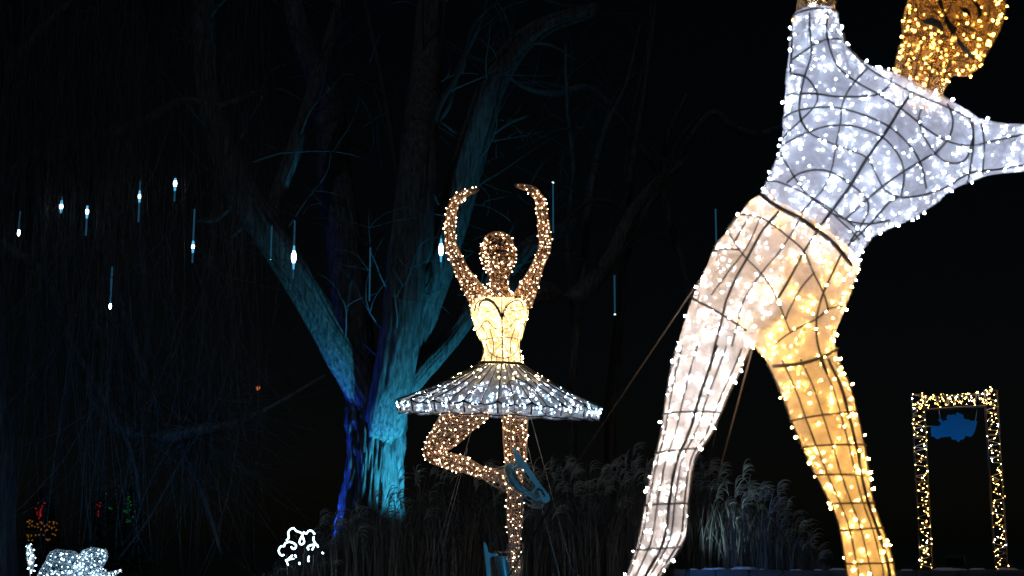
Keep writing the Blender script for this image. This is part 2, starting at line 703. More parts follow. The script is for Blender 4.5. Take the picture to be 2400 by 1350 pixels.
# ================================================================== TREES
def limb_rings(pairs, n=44, sub=10, ridge=0.10, freq=9.0, seed=0.0):
    r = loft(pairs, n, sub)
    c = r.mean(1)
    for i in range(len(r)):
        rel = r[i] - c[i]
        ln = i * 0.08
        for j in range(n):
            a = 2 * math.pi * j / n
            q = Vector((math.cos(a) * freq / 2, math.sin(a) * freq / 2, ln * .55 + seed))
            k = 1 - abs(noise.noise(q)) * 2.2
            k2 = noise.noise(Vector((math.cos(a) * 1.3, math.sin(a) * 1.3, ln * .5 + seed + 9)))
            k3 = 1 - abs(noise.noise(Vector((math.cos(a) * freq * 1.15, math.sin(a) * freq * 1.15, ln * 1.0 + seed + 5)))) * 2.2
            rel[j] *= 1 + ridge * (0.6 * k + 0.5 * k3 - 0.4) + 0.16 * k2
        r[i] = c[i] + rel
    return r


def px_limb(pts, Y0=TY, dr=1.0):
    """centre-line (x, y, half width[, Y]) -> pairs perpendicular to it"""
    p = np.array([a[:2] for a in pts], float)
    t = np.gradient(p, axis=0)
    out = []
    for i, a in enumerate(pts):
        d = unit(t[i])
        nx_, ny_ = -d[1], d[0]
        if nx_ > 0:
            nx_, ny_ = -nx_, -ny_
        w = a[2]
        Y = a[3] if len(a) > 3 else Y0
        out.append((a[0] + nx_ * w, a[1] + ny_ * w, a[0] - nx_ * w, a[1] - ny_ * w, Y, dr))
    return out


def twig_path(p, d, length, bend, droop, n=9):
    pts = [np.array(p, float)]
    d = unit(d)
    ph = RNG.normal(size=3) * bend
    for i in range(n):
        d = unit(d + ph / n + RNG.normal(size=3) * 0.10 + np.array([0, 0, droop / n]))
        pts.append(pts[-1] + d * length / n)
    return np.array(pts)


tree = thing("willow_tree", "massive old multi-stemmed tree with ridged bark, base lit cyan and deep blue", "tree", P(872, 1371, TY) * [1, 1, 0])
trunk_pairs = [(770, 1400, 965, 1400, TY, .9), (792, 1260, 945, 1260, TY, .9), (808, 1150, 938, 1150, TY, .9), (820, 1050, 941, 1050, TY, .9),
               (820, 970, 946, 970, TY, .8), (822, 920, 944, 915, TY, .7), (842, 885, 930, 880, TY, .6), (872, 868, 902, 866, TY, .5)]
b = MB()
b.rings(limb_rings(trunk_pairs, 168, 16, .25, 15, 1.0))
b.build("trunk", M["bark"], tree)
LIMBS = [
    # left leaning
    [(880, 1130, 16, TY + .1), (878, 1050, 36, TY + .05), (874, 975, 52, TY), (835, 895, 46, TY - .1), (770, 780, 44, TY - .3), (690, 640, 46, TY - .5), (600, 500, 44, TY - .6), (530, 370, 40, TY - .6), (490, 220, 36, TY - .5), (478, 60, 30, TY - .3), (475, -80, 26, TY)],
    [(632, 590, 20, TY - .3), (648, 470, 20, TY - .1), (690, 350, 19, TY), (740, 210, 19, TY + .2), (790, 40, 15, TY + .4), (810, -60, 13, TY + .5)],
    [(865, 960, 42, TY + .3), (838, 840, 44, TY + .5), (820, 700, 44, TY + .7), (806, 560, 44, TY + .9), (785, 420, 40, TY + 1.1), (770, 250, 34, TY + 1.3), (700, 60, 26, TY + 1.5), (680, -60, 20, TY + 1.6)],
    [(888, 1130, 16, TY + .1), (894, 1050, 34, TY + .02), (902, 985, 50, TY - .2), (922, 880, 48, TY - .4), (938, 760, 48, TY - .5), (953, 620, 47, TY - .5), (968, 480, 46, TY - .4), (985, 320, 42, TY - .1), (1000, 150, 36, TY + .6), (1015, -60, 30, TY + .7)],
    [(930, 900, 42, TY + .3), (975, 770, 40, TY + .4), (1020, 640, 38, TY + .4), (1065, 500, 36, TY + .4), (1105, 360, 36, TY + .4), (1150, 215, 34, TY + .3), (1205, 120, 28, TY + .4), (1280, 60, 20, TY + .5), (1400, 20, 14, TY + .6)],
    [(915, 945, 34, TY), (985, 868, 28, TY + .25), (1050, 800, 24, TY + .5), (1110, 720, 22, TY + .7), (1180, 640, 22, TY + .9), (1245, 575, 20, TY + 1), (1300, 545, 17, TY + 1.1), (1345, 520, 12, TY + 1.2)],
    [(1170, 655, 17, TY + .9), (1230, 675, 19, TY - .3), (1290, 690, 24, TY - .1), (1350, 692, 23, TY), (1400, 650, 20, TY + .1), (1440, 590, 18, TY + .2), (1475, 510, 16, TY + .3), (1530, 440, 13, TY + .4), (1600, 380, 9, TY + .5)],
]
for k, L in enumerate(LIMBS):
    b = MB()
    L = [(a[0], a[1], a[2] * (.82 if k == 0 else .95), a[3]) for a in L]
    b.rings(limb_rings(px_limb(L), 84, 14, .14, 12 if L[0][2] > 30 else 7, k * 3.7))
    b.build("limb", M["bark"], tree)
b = MB()
SMALL = [
    [(1110, 365, 9), (1060, 450, 6)], [(985, 640, 5), (1010, 560, 8), (1015, 300, 7), (1080, 160, 6), (1110, 60, 4), (1170, 0, 3)],
    [(930, 420, 9), (915, 310, 9), (895, 190, 8), (870, 70, 7), (850, -30, 5)], [(910, 330, 6), (880, 215, 5), (850, 190, 4)],
    [(1020, 300, 8), (1055, 240, 7), (1075, 160, 7), (1120, 70, 5), (1150, -20, 4)], [(1035, 285, 7), (1080, 320, 5), (1110, 345, 4)],
    [(1120, 340, 6), (1190, 290, 5), (1240, 270, 4)], [(1290, 560, 5), (1300, 500, 3), (1340, 470, 2)],
    [(1005, 505, 5), (1030, 497, 4), (1060, 500, 3)], [(460, 515, 7), (500, 515, 8), (525, 500, 7), (560, 470, 6)],
    [(600, 505, 9), (560, 540, 5), (540, 560, 3)], [(1230, 100, 6), (1290, 105, 4), (1350, 140, 3)],
    [(1240, 440, 3), (1260, 400, 4), (1290, 370, 3), (1330, 350, 2)], [(1300, 545, 6), (1370, 480, 5), (1420, 470, 8), (1480, 500, 6)],
]
for s in SMALL:
    s3 = spline([(a[0], a[1], a[2]) for a in s], 6)
    Y = TY + (.4 if s[0][0] > 1000 else (-.3 if s[0][0] > 880 else -.6))
    s3 = spline([(a[0], a[1], a[2]) for a in s], 6)
    s3[:3, 2] *= .6
    sb1 = MB()
    sb1.tube([P(a[0], a[1], Y) for a in s3], [max(.003, a[2] * .0062) for a in s3], 6)
    sb1.build("branch", M["tree_twig"], tree)
for k, L in enumerate(LIMBS):
    for _ in range(16):
        t = random.uniform(.35, 1)
        q = spline([(a[0], a[1], a[2], a[3]) for a in L], 8)
        a = q[int(t * (len(q) - 1))]
        p0 = P(a[0], a[1], a[3])
        d = np.array([random.uniform(-1, 1), random.uniform(-.6, .6), random.uniform(.2, 1)])
        L1 = random.uniform(.8, 2.4)
        w = twig_path(p0, d, L1, .8, random.uniform(-.5, .5))
        b.tube(w, np.linspace(.02, .005, len(w)), 4)
        for _ in range(4):
            i = random.randint(3, len(w) - 1)
            w2 = twig_path(w[i], d + RNG.normal(size=3) * .8, L1 * .5, 1, random.uniform(-.8, .3), 6)
            b.tube(w2, np.linspace(.008, .003, len(w2)), 3)
b.build("twigs", M["tree_twig"], tree, kind="stuff")

# slim bare trees to the right of the old one
SLIM = [("slim bare tree with forked stems, rising straight above the right meteor lights", [
            [(1340, 900, 11), (1365, 640, 10), (1390, 420, 9), (1420, 300, 8), (1470, 190, 5), (1500, 60, 3)],
            [(1372, 540, 9), (1385, 430, 10), (1412, 330, 8), (1440, 230, 5), (1490, 170, 3)],
            [(1345, 760, 6), (1330, 560, 6), (1345, 400, 6), (1330, 250, 5), (1325, 100, 3)]], 24.5),
        ("slender leaning bare tree beside the white lit trouser hip", [
            [(1430, 960, 15), (1450, 760, 14), (1462, 560, 12), (1480, 400, 10), (1510, 220, 7), (1530, 60, 5), (1545, -40, 3)],
            [(1456, 640, 9), (1500, 520, 9), (1560, 420, 8), (1590, 330, 5), (1640, 270, 3)],
            [(1470, 470, 6), (1472, 330, 5), (1520, 90, 3), (1525, -20, 2)]], 26.0),
        ("crooked bare tree whose branch reaches the lit shirt sleeve", [
            [(1640, 1000, 14), (1640, 800, 13), (1600, 620, 11), (1560, 470, 9), (1560, 340, 7), (1610, 220, 5)],
            [(1560, 420, 6), (1660, 270, 10), (1720, 300, 11), (1780, 315, 11), (1840, 300, 9), (1900, 330, 7)],
            [(1540, 400, 6), (1400, 215, 8), (1300, 220, 9), (1230, 205, 6), (1180, 170, 4)]], 27.0)]
for lab, stems, Y in SLIM:
    p0 = P(stems[0][0][0], 1350, Y)
    root = thing("bare_tree", lab, "tree", (p0[0], p0[1], 0), "bare trees behind the old willow")
    for k, s in enumerate(stems):
        s3 = spline(s, 7)
        pts = [P(a[0], a[1], Y + .3 * k) for a in s3]
        rr = [max(.004, a[2] * .0072) for a in s3]
        if k == 0:
            pts = [np.array([pts[0][0], pts[0][1], 0])] + pts
            rr = [rr[0] * 1.2] + rr
        b = MB()
        b.tube(pts, rr, 9)
        b.build("trunk" if k == 0 else "branch", M["bark"], root)
    b = MB()
    for _ in range(34):
        s = random.choice(stems)
        s3 = spline(s, 7)
        a = s3[random.randint(len(s3) // 3, len(s3) - 1)]
        w = twig_path(P(a[0], a[1], Y), (random.uniform(-1, 1), random.uniform(-.5, .5), random.uniform(0, 1)), random.uniform(.7, 2), .9, random.uniform(-.4, .4))
        b.tube(w, np.linspace(.012, .003, len(w)), 3)
    b.build("twigs", M["twig"], root, kind="stuff")

# weeping willow with its curtain of shoots, left
WY = 17.5
weep = thing("weeping_willow", "weeping willow with a curtain of thin hanging shoots at the left", "tree", P(-60, 1380, WY) * [1, 1, 0])
b = MB()
b.rings(limb_rings([(-160, 1420, 30, 1420, WY, .9), (-120, 1200, 28, 1200, WY, .9), (-120, 900, 22, 900, WY, .9), (-110, 500, 10, 500, WY + .2, .9), (-90, 0, 0, 0, WY + .4, .9), (-80, -200, -5, -200, WY + .5, .9)], 44, 10, .12, 9, 50))
b.build("trunk", M["bark"], weep)
WL = [[(-40, 480, 28), (40, 400, 17), (120, 345, 14), (250, 318, 12), (350, 275, 10), (430, 235, 8), (520, 245, 6), (600, 215, 4)],
      [(-40, 250, 26), (60, 120, 16), (160, 20, 14), (280, -60, 12), (420, -110, 8)],
      [(-20, 560, 16), (100, 640, 10), (150, 760, 8), (200, 860, 7), (300, 1040, 5), (330, 1180, 4)],
      [(110, 350, 10), (190, 470, 10), (235, 570, 10), (270, 680, 10), (320, 820, 9), (370, 960, 8), (460, 1120, 5), (520, 1300, 4)],
      [(300, 330, 8), (325, 450, 8), (335, 600, 8), (345, 780, 7), (350, 900, 5)],
      [(200, 860, 5), (214, 935, 7), (255, 985, 10), (310, 1015, 12), (380, 1022, 12), (450, 1008, 14), (500, 1000, 10), (560, 985, 6), (640, 950, 4), (760, 880, 3)]]
for k, L in enumerate(WL):
    b = MB()
    LL = [(a[0], a[1], a[2], WY + .4 * math.sin(k * 2.1) + .2) for a in L]
    b.rings(limb_rings(px_limb(LL), 20, 8, .12, 5, 60 + k))
    b.build("limb", M["bark"], weep)
b = MB()
for k in range(820):
    x0 = random.choice((random.uniform(-30, 620), random.uniform(-30, 330)))
    y0 = random.uniform(-140, 420) if random.random() < .7 else random.uniform(300, 900)
    Y = WY + random.uniform(-1.6, 1.6)
    p0 = P(x0, y0, Y)
    L = random.uniform(1.2, 4.8)
    n_ = 9
    sway = RNG.normal(size=2) * .12
    slant = random.uniform(-.10, .16)
    pts = []
    for i in range(n_):
        t = i / (n_ - 1)
        z = p0[2] - L * t
        if z < 0.15:
            break
        pts.append((p0[0] + slant * L * t + sway[0] * math.sin(t * 3 + k), p0[1] + sway[1] * math.sin(t * 2.6 + k), z))
    if len(pts) > 2:
        b.tube(pts, np.linspace(random.uniform(.004, .009), .002, len(pts)), 3)
for k in range(240):                                     # fan of shoots from the pollard head
    a0 = random.uniform(-.5, 1.5) * math.pi
    p0 = P(random.gauss(455, 22), random.gauss(1008, 10), WY + random.uniform(-.2, .4))
    d = np.array([math.cos(a0), random.uniform(-.7, .7), math.sin(a0) * 1.1])
    w = twig_path(p0, d, random.uniform(.7, 2.2), .5, random.uniform(-1.2, .1), 10)
    w = w[w[:, 2] > .1]
    if len(w) > 3:
        b.tube(w, np.linspace(random.uniform(.005, .009), .002, len(w)), 3)
for k in range(160):                                     # tangle of long bent shoots
    p0 = P(random.uniform(60, 560), random.uniform(250, 1000), WY + random.uniform(-1, 1))
    w = twig_path(p0, (random.uniform(-.6, .8), random.uniform(-.3, .3), -1), random.uniform(1, 3), .8, random.uniform(-.8, .5), 10)
    w = w[w[:, 2] > .1]
    if len(w) > 3:
        b.tube(w, np.linspace(.011, .003, len(w)), 3)
b.build("hanging_shoot", M["twig"], weep, kind="stuff")


# ================================================================== DRY GRASS
def grass_top(x):
    return np.interp(x, [560, 640, 720, 800, 900, 960, 1080, 1200, 1300, 1420, 1520, 1640, 1700, 1760, 1840, 1900, 1960],
                     [1340, 1300, 1190, 1160, 1120, 1085, 1080, 1075, 1065, 1068, 1050, 1075, 1110, 1115, 1160, 1240, 1320])


def stalk(b, base, h, lean, plume, wind, pl_len):
    n_ = 7
    t = np.linspace(0, 1, n_)[:, None]
    tip = np.array([lean[0], lean[1], h])
    pts = base + np.array([0, 0, 1.0]) * h * t + np.array([lean[0], lean[1], 0]) * t ** 2
    b.tube(pts, np.linspace(.0045, .0022, n_), 3, mi=0)
    if plume:
        e = pts[-1]
        d0 = unit(pts[-1] - pts[-2])
        for k in range(plume):
            ww = wind + RNG.normal(size=3) * .28
            L = pl_len * random.uniform(.55, 1.1)
            p = e - d0 * pl_len * random.uniform(0, .55)
            d = d0.copy()
            q = [p]
            for i in range(5):
                d = unit(d + ww * .32 + np.array([0, 0, -.16 * i]))
                q.append(q[-1] + d * L / 5)
            b.tube(q, [.003, .006, .0065, .006, .004, .001], 3, mi=1)


def blade(b, base, h, ang, reach):
    n_ = 7
    t = np.linspace(0, 1, n_)
    dx, dy = math.cos(ang), math.sin(ang)
    z = h * (1.9 * t - 1.0 * t ** 2.2)
    r = reach * t ** 1.6
    c = np.stack([base[0] + dx * r, base[1] + dy * r, base[2] + z], 1)
    w = np.interp(t, [0, .3, 1], [.006, .008, .001])[:, None]
    s = np.array([-dy, dx, 0])
    v = np.vstack([c - s * w, c + s * w])
    b.add(v, [(i, i + 1, n_ + i + 1, n_ + i) for i in range(n_ - 1)])


b = MB()
for k in range(760):
    x = random.uniform(600, 1930)
    Y = random.uniform(17.6, 21.0)
    if x < 1120 and Y > 19.5:
        continue
    if 1550 < x < 1700 and Y < 18.5:
        Y += 1.3
    p = P(x, 1350, Y)
    base = np.array([p[0], p[1], WTOP - .1 if x > 1580 else 0.0])
    ytop = grass_top(x) + abs(random.gauss(0, 1)) * 55 + 18
    h = P(x, ytop, Y)[2] - base[2]
    if h < .2:
        continue
    wind = np.array([random.gauss(.55, .35), random.gauss(0, .3), 0])
    stalk(b, base, h, (random.gauss(.08, .14), random.gauss(0, .12)), random.choice((0, 0, 0, 4, 6, 8)), wind, random.uniform(.16, .30))
for k in range(3600):
    x = random.uniform(560, 1960)
    Y = random.uniform(17.4, 20.8)
    if x < 1120 and Y > 19.5:
        Y -= 1.9
    if 1550 < x < 1700 and Y < 18.5:
        Y += 1.3
    p = P(x, 1350, Y)
    base = np.array([p[0], p[1], WTOP - .1 if x > 1580 else 0.0])
    h = (P(x, grass_top(x) + 25, Y)[2] - base[2]) * random.uniform(.45, .95)
    if h > .1:
        blade(b, base, h, random.uniform(0, 6.28), h * random.uniform(.25, .7))
o = b.build("pampas_grass", [M["straw"], M["plume"]])
tag(o, "tall dry pampas grass with drooping plumes behind the two lit figures", "grass", kind="stuff")

PL = [(1748, 1085, 19.4, "tallest pale plume standing alone above the dry grass"),
      (1690, 1088, 19.0, "pale plume just right of the guy cable between the lit legs"),
      (1668, 1078, 19.6, "silky plume bent right, close to the white lit shin"),
      (1760, 1130, 19.2, "hooked plume right under the tallest pale plume"),
      (1785, 1137, 18.8, "second hooked plume right of the tallest pale plume"),
      (1828, 1128, 19.3, "plume tip curling up at the right end of the pale cluster"),
      (1487, 1040, 19.5, "upright plume left of the white lit shin"),
      (1345, 1135, 18.4, "curled pale plume above the dancer's guy lines")]
for x, y, Y, lab in PL:
    p = P(x - 6, 1350, Y)
    base = np.array([p[0], p[1], WTOP - .1 if x > 1580 else 0.0])
    h = P(x, y + 14, Y)[2] - base[2]
    st, pl = MB(), MB()
    bb = MB()
    stalk(bb, base, h, (.04, 0), 16, np.array([.6 if x != 1690 else .9, 0, 0]), .26)
    root = thing("pampas_stalk", lab, "grass stalk", base, "single plumes above the grass")
    vs_, fs_ = np.vstack(bb.v), bb.f
    for mi, nm, mt in ((0, "stem", M["straw"]), (1, "plume", M["plume"])):
        fm = [f for f, m_i in zip(bb.f, bb.m) if m_i == mi]
        used = sorted({i for f in fm for i in f})
        ix = {u: k for k, u in enumerate(used)}
        c = MB()
        c.add(vs_[used], [tuple(ix[i] for i in f) for f in fm])
        c.build(nm, mt, root)


# ================================================================== LEANING MAN OF LIGHT
MY = 7.0
man = thing("skater_figure", "huge leaning man of light in white shirt and cream trousers with golden head", "light sculpture", P(1800, 1566, MY) * [1, 1, 0])
D = .62
torso = loft([(1778, 470, 2000, 628, MY, D), (1783, 452, 2012, 606, MY, D), (1806, 405, 2050, 553, MY, D), (1832, 340, 2125, 520, MY, .55), (1850, 262, 2205, 468, MY, .5),
              (1900, 200, 2250, 405, MY, .45), (1985, 160, 2268, 330, MY, .45), (2060, 165, 2232, 262, MY, .45), (2105, 180, 2200, 238, MY, .5)], 28)
sl1 = loft([(1850, 420, 2060, 330, MY, .5), (1834, 325, 2080, 240, MY, .55), (1838, 245, 2040, 165, MY, .62), (1843, 180, 1992, 122, MY, .8), (1850, 110, 1976, 92, MY, .9), (1856, 60, 1966, 55, MY, .95), (1858, 28, 1961, 26, MY, 1)], 24)
sl2 = loft([(2120, 520, 2050, 200, MY, .5), (2195, 468, 2150, 205, MY, .52), (2262, 432, 2240, 245, MY, .6), (2310, 413, 2285, 277, MY, .8), (2350, 406, 2335, 290, MY, .95), (2400, 402, 2390, 292, MY, 1), (2450, 400, 2445, 294, MY, 1)], 24)
sv, sf = skin([torso, sl1, sl2], .02, 10)
shirt = Surf(sv, sf)
b = MB(); b.add(sv, sf); shirt_o = b.build("shirt", M["shirt"], man)

legL = loft([(1800, 505, 1960, 590, MY, .75), (1735, 530, 1945, 660, MY, .75), (1672, 596, 1900, 740, MY, .75), (1626, 690, 1800, 775, MY, .8), (1596, 780, 1764, 806, MY, .85), (1574, 862, 1738, 860, MY, .9), (1560, 940, 1702, 932, MY, .95),
             (1549, 1020, 1664, 1022, MY, 1), (1530, 1095, 1628, 1072, MY, 1), (1512, 1185, 1612, 1180, MY, 1.05), (1494, 1275, 1604, 1262, MY, 1.05), (1470, 1345, 1548, 1350, MY, 1), (1448, 1420, 1512, 1430, MY, 1), (1430, 1500, 1486, 1505, MY, 1)], 24)
legR = loft([(1800, 520, 2004, 622, MY, .75), (1800, 600, 1996, 660, MY, .75), (1775, 720, 1972, 730, MY, .8), (1768, 800, 1955, 790, MY, .85), (1800, 850, 1966, 850, MY, .9), (1832, 922, 1992, 905, MY, .95), (1862, 1000, 2012, 985, MY, 1),
             (1888, 1060, 2028, 1060, MY, 1), (1920, 1125, 2037, 1130, MY, 1), (1948, 1180, 2046, 1180, MY, 1.05), (1968, 1230, 2062, 1225, MY, 1.05), (1980, 1300, 2086, 1295, MY, 1.05), (1990, 1355, 2098, 1352, MY, 1), (2004, 1440, 2100, 1436, MY, 1), (2014, 1500, 2092, 1500, MY, 1)], 24)
pelv = loft([(1770, 458, 2014, 612, MY, .62), (1742, 490, 2010, 640, MY, .66), (1700, 545, 1995, 680, MY, .7), (1665, 600, 1978, 730, MY, .7), (1650, 660, 1960, 775, MY, .7)], 28)
tv, tf = skin([legL, legR, pelv], .02, 6)
trou = Surf(tv, tf)
b = MB(); b.add(tv, tf); trou_o = b.build("trousers", M["trouser"], man)

neck = loft([(2085, 200, 2215, 262, MY, .85), (2093, 178, 2208, 232, MY, .9), (2104, 130, 2222, 190, MY, .9), (2112, 90, 2250, 165, MY, .9)], 20)
head = loft([(2130, 70, 2270, 178, MY, .8), (2118, 62, 2292, 158, MY, .95), (2122, 20, 2318, 118, MY, 1.0), (2140, -20, 2342, 70, MY, 1.05), (2172, -60, 2350, 10, MY, 1.0), (2215, -88, 2335, -45, MY, .9), (2250, -95, 2312, -75, MY, .7)], 24)
hv, hf = skin([neck, head], .016, 6)
hs = Surf(hv, hf)
b = MB(); b.add(hv, hf); head_o = b.build("head", M["skin_net"], man)
hand = loft([(1864, 40, 1954, 38, MY, .95), (1868, 0, 1960, -2, MY, .9), (1872, -60, 1955, -62, MY, .8), (1870, -130, 1950, -130, MY, .7), (1880, -200, 1935, -200, MY, .5)], 18)
hand2 = loft([(2440, 396, 2436, 298, MY, .95), (2480, 392, 2478, 304, MY, .9), (2540, 385, 2540, 305, MY, .7), (2600, 370, 2600, 320, MY, .5)], 18)
for hr in (hand, hand2):
    b = MB(); b.rings(hr); b.build("hand", M["skin_net"], man)


def Z1(l): return [(1700 + a * .5185, c * .5185) for a, c in l]
def Z6(l): return [(1580 + a * .3408, 420 + c * .3408) for a, c in l]
def ZH(l): return [(2050 + a * .1852, c * .1852) for a, c in l]


shirt_lines = [
    [(840, 430), (790, 490), (740, 575), (640, 715), (560, 845), (430, 1020), (410, 1050)],
    [(310, 270), (400, 205), (460, 180), (520, 180)],
    [(460, 60), (455, 150), (480, 250), (520, 320), (600, 380), (690, 430), (800, 500), (900, 580), (1000, 640), (1110, 660), (1200, 640), (1350, 610)],
    [(380, 60), (385, 150), (390, 250), (360, 350), (340, 450), (340, 520), (380, 600), (480, 650), (560, 680), (640, 715), (680, 790), (720, 860), (790, 890), (880, 880), (980, 850), (1100, 780), (1230, 760), (1350, 740)],
    [(255, 430), (400, 425), (500, 440), (620, 440), (690, 430), (740, 390), (750, 360)],
    [(260, 540), (320, 505), (400, 490), (500, 490), (600, 515), (700, 555), (760, 590), (830, 660), (880, 740), (905, 850)],
    [(255, 665), (320, 625), (380, 600), (450, 575), (560, 570), (660, 600), (730, 640), (790, 720), (805, 800), (790, 890)],
    [(640, 315), (570, 390), (530, 470), (520, 560), (500, 660), (480, 770), (440, 860), (400, 900), (340, 970)],
    [(250, 690), (300, 780), (360, 870), (400, 905), (480, 965), (560, 1040), (600, 1080)],
    [(280, 830), (330, 790), (400, 770), (480, 780), (560, 830), (630, 890), (645, 940), (620, 1000), (560, 1090)],
    [(300, 335), (360, 345), (400, 390), (420, 440), (400, 490), (330, 560), (250, 640)],
    [(890, 480), (870, 540), (890, 610), (940, 690), (1000, 735), (1080, 725), (1110, 650), (1120, 600), (1100, 540)],
    [(1000, 475), (1025, 540), (1010, 620), (940, 700)],
    [(1115, 560), (1120, 640), (1110, 720), (1090, 835)], [(1155, 565), (1168, 650), (1160, 780)],
    [(930, 700), (780, 790), (650, 890), (540, 990)], [(480, 965), (560, 1000), (640, 1010), (740, 990)],
    [(550, 1110), (650, 1010), (740, 910), (780, 890)], [(545, 215), (640, 310), (740, 370), (880, 440), (1000, 490), (1110, 545)],
    [(305, 70), (308, 200), (300, 330)], [(505, 60), (525, 140), (535, 200)],
]
b = Wires()
for i, l in enumerate(shirt_lines):
    for back in (False, True):
        q = shirt.trace(Z1(l), .009, back=back)
        if len(q) > 2:
            b.tube(q, .0085 if i == 0 and not back else .0054, 4)
ring_wires(b, shirt, sl1, [28], .005, .006)
ring_wires(b, shirt, torso, [8], .005, .006)
b.build("wire", M["wire"], shirt_o)

trou_lines = [
    ([(375, 350), (430, 260), (520, 255), (600, 270), (680, 320), (780, 400), (890, 500), (950, 640), (1020, 780), (1050, 890)], .0036),
    ([(370, 350), (440, 470), (500, 550), (600, 650), (700, 800), (760, 950), (800, 1050)], .0036),
    ([(990, 350), (890, 500), (800, 670), (720, 810)], .0055),
    ([(720, 230), (610, 360), (510, 540), (430, 680), (360, 840), (330, 960), (280, 1150), (240, 1320)], .005),
    ([(520, 270), (470, 350), (420, 440)], .0035),
    ([(880, 250), (740, 480), (600, 650), (480, 830), (430, 1000), (390, 1150)], .0036),
    ([(1140, 520), (1020, 780), (975, 950), (980, 1130), (1050, 1350)], .005),
    ([(960, 640), (860, 760), (790, 900), (770, 970)], .0036),
    ([(110, 810), (240, 880), (340, 940), (490, 1040)], .0045),
    ([(700, 1130), (800, 1055), (970, 960), (1050, 890), (1140, 870)], .0036),
    ([(690, 1280), (860, 1270), (1000, 1230), (1110, 1170)], .007),
    ([(280, 500), (360, 485), (450, 490)], .0036), ([(600, 270), (500, 480), (380, 640), (260, 800)], .003),
]
b = Wires()
for l, r in trou_lines:
    for back in (False, True):
        q = trou.trace(Z6(l), .010, back=back)
        if len(q) > 2:
            b.tube(q, r * 1.35, 4)
ring_wires(b, trou, legL, [32, 38, 45, 51, 57, 63], .0048, .008)
ring_wires(b, trou, legR, [29, 34, 39, 45, 51, 57, 63], .0048, .008)
long_wires(b, trou, legL, [0, 3, 5, 8, 10, 12, 14, 17, 20, 22], .0042, .007, 22)
long_wires(b, trou, legR, [0, 2, 5, 7, 9, 12, 14, 17, 20, 22], .0042, .007, 20)
long_wires(b, trou, legL, [6], .0078, .009, 22)
long_wires(b, trou, legR, [4], .0078, .009, 20)
b.build("wire", M["wire"], trou_o)
b = MB()
q = trou.trace(Z6([(600, 120), (720, 205), (850, 270), (980, 360), (1100, 460), (1205, 590)]), .012)
b.tube(q, .012, 6)
q = trou.trace(Z6([(600, 120), (720, 205), (850, 270), (980, 360), (1100, 460), (1205, 590)]), .012, back=True)
b.tube(q, .010, 6)
b.build("belt", M["wire"], man)

head_lines = [
    ([(430, 150), (380, 350), (340, 560), (270, 750), (190, 960)], .003), ([(500, 440), (450, 620), (390, 800), (330, 1020)], .004),
    ([(620, 500), (590, 640), (540, 800), (510, 1000)], .0045), ([(740, 620), (720, 780), (700, 960), (670, 1120)], .0045),
    ([(940, 780), (880, 950), (840, 1120)], .0045), ([(350, 640), (450, 690), (600, 760), (740, 850), (880, 920), (1020, 900)], .0032),
    ([(360, 460), (500, 400), (640, 450), (780, 520), (850, 640), (960, 770), (1100, 760), (1220, 800)], .004),
    ([(670, 440), (780, 500), (830, 600), (900, 720), (950, 770)], .006), ([(960, 780), (1080, 730), (1220, 700)], .003),
    ([(850, 60), (900, 190), (960, 300), (1020, 420), (1100, 540), (1220, 680)], .005), ([(720, 310), (800, 420), (880, 440), (960, 480)], .0035),
    ([(1030, 130), (1080, 230), (1200, 340), (1250, 420), (1280, 520)], .0035), ([(1340, 180), (1260, 320), (1180, 400), (1060, 450)], .003),
    ([(1440, 60), (1450, 180), (1480, 330), (1440, 440), (1300, 640)], .003), ([(830, 600), (960, 570), (1140, 530), (1300, 480)], .003),
    ([(540, 200), (560, 250), (660, 280)], .004), ([(530, 40), (540, 150), (560, 240)], .003), ([(620, 60), (720, 120), (820, 200), (900, 230)], .003),
]
b = Wires()
for l, r in head_lines:
    for back in (False, True):
        q = hs.trace(ZH(l), .004, 5, back)
        if len(q) > 2:
            b.tube(q, r, 4)
long_wires(b, hs, head, [1, 7, 13, 19], .003, .004)
ring_wires(b, hs, head, [8, 16, 22], .003, .004)
b.build("wire", M["wire"], head_o)


FACE = []


def patch(surf, px, off, root, name, mat, thick=.006):
    """small flat plate laid on a surface"""
    c = np.mean(px, 0)
    FACE.append(c)
    px = [tuple(c + (np.array(q) - c) * 1.25) for q in px]
    pts = []
    for x, y in list(px) + [tuple(c)]:
        h = surf.bvh.ray_cast(Vector(CAM), Vector(unit(P(x, y, 20) - CAM)))
        if h[0] is None:
            return
        pts.append(np.array(h[0]) + np.array(h[1]) * off)
    n_ = len(px)
    tow = unit(CAM - pts[-1]) * thick
    b = MB()
    v = [p + tow for p in pts] + [p for p in pts]
    f = [(i, (i + 1) % n_, n_) for i in range(n_)] + [(n_ + 1 + (i + 1) % n_, n_ + 1 + i, n_ + 1 + n_) for i in range(n_)]
    f += [(i, n_ + 1 + i, n_ + 1 + (i + 1) % n_, (i + 1) % n_) for i in range(n_)]
    b.add(v, f)
    b.build(name, mat, root, smooth=False)


for nm, px in (("eye", [(640, 270), (740, 240), (830, 280), (865, 370), (780, 320), (700, 300)]),
               ("eye", [(1080, 110), (1150, 115), (1190, 160), (1185, 200), (1130, 165)]),
               ("eyebrow", [(1200, 0), (1270, 40), (1320, 110), (1320, 180), (1290, 200), (1290, 120), (1250, 50)]),
               ("eyebrow", [(800, 0), (850, 10), (870, 80), (850, 110), (820, 60)]),
               ("nose", [(900, 220), (960, 300), (1020, 350), (990, 440), (940, 360), (900, 280)]),
               ("lip", [(1060, 480), (1130, 560), (1240, 690), (1220, 720), (1120, 620), (1060, 530)])):
    patch(hs, ZH(px), .016, head_o, nm, M["wire"])

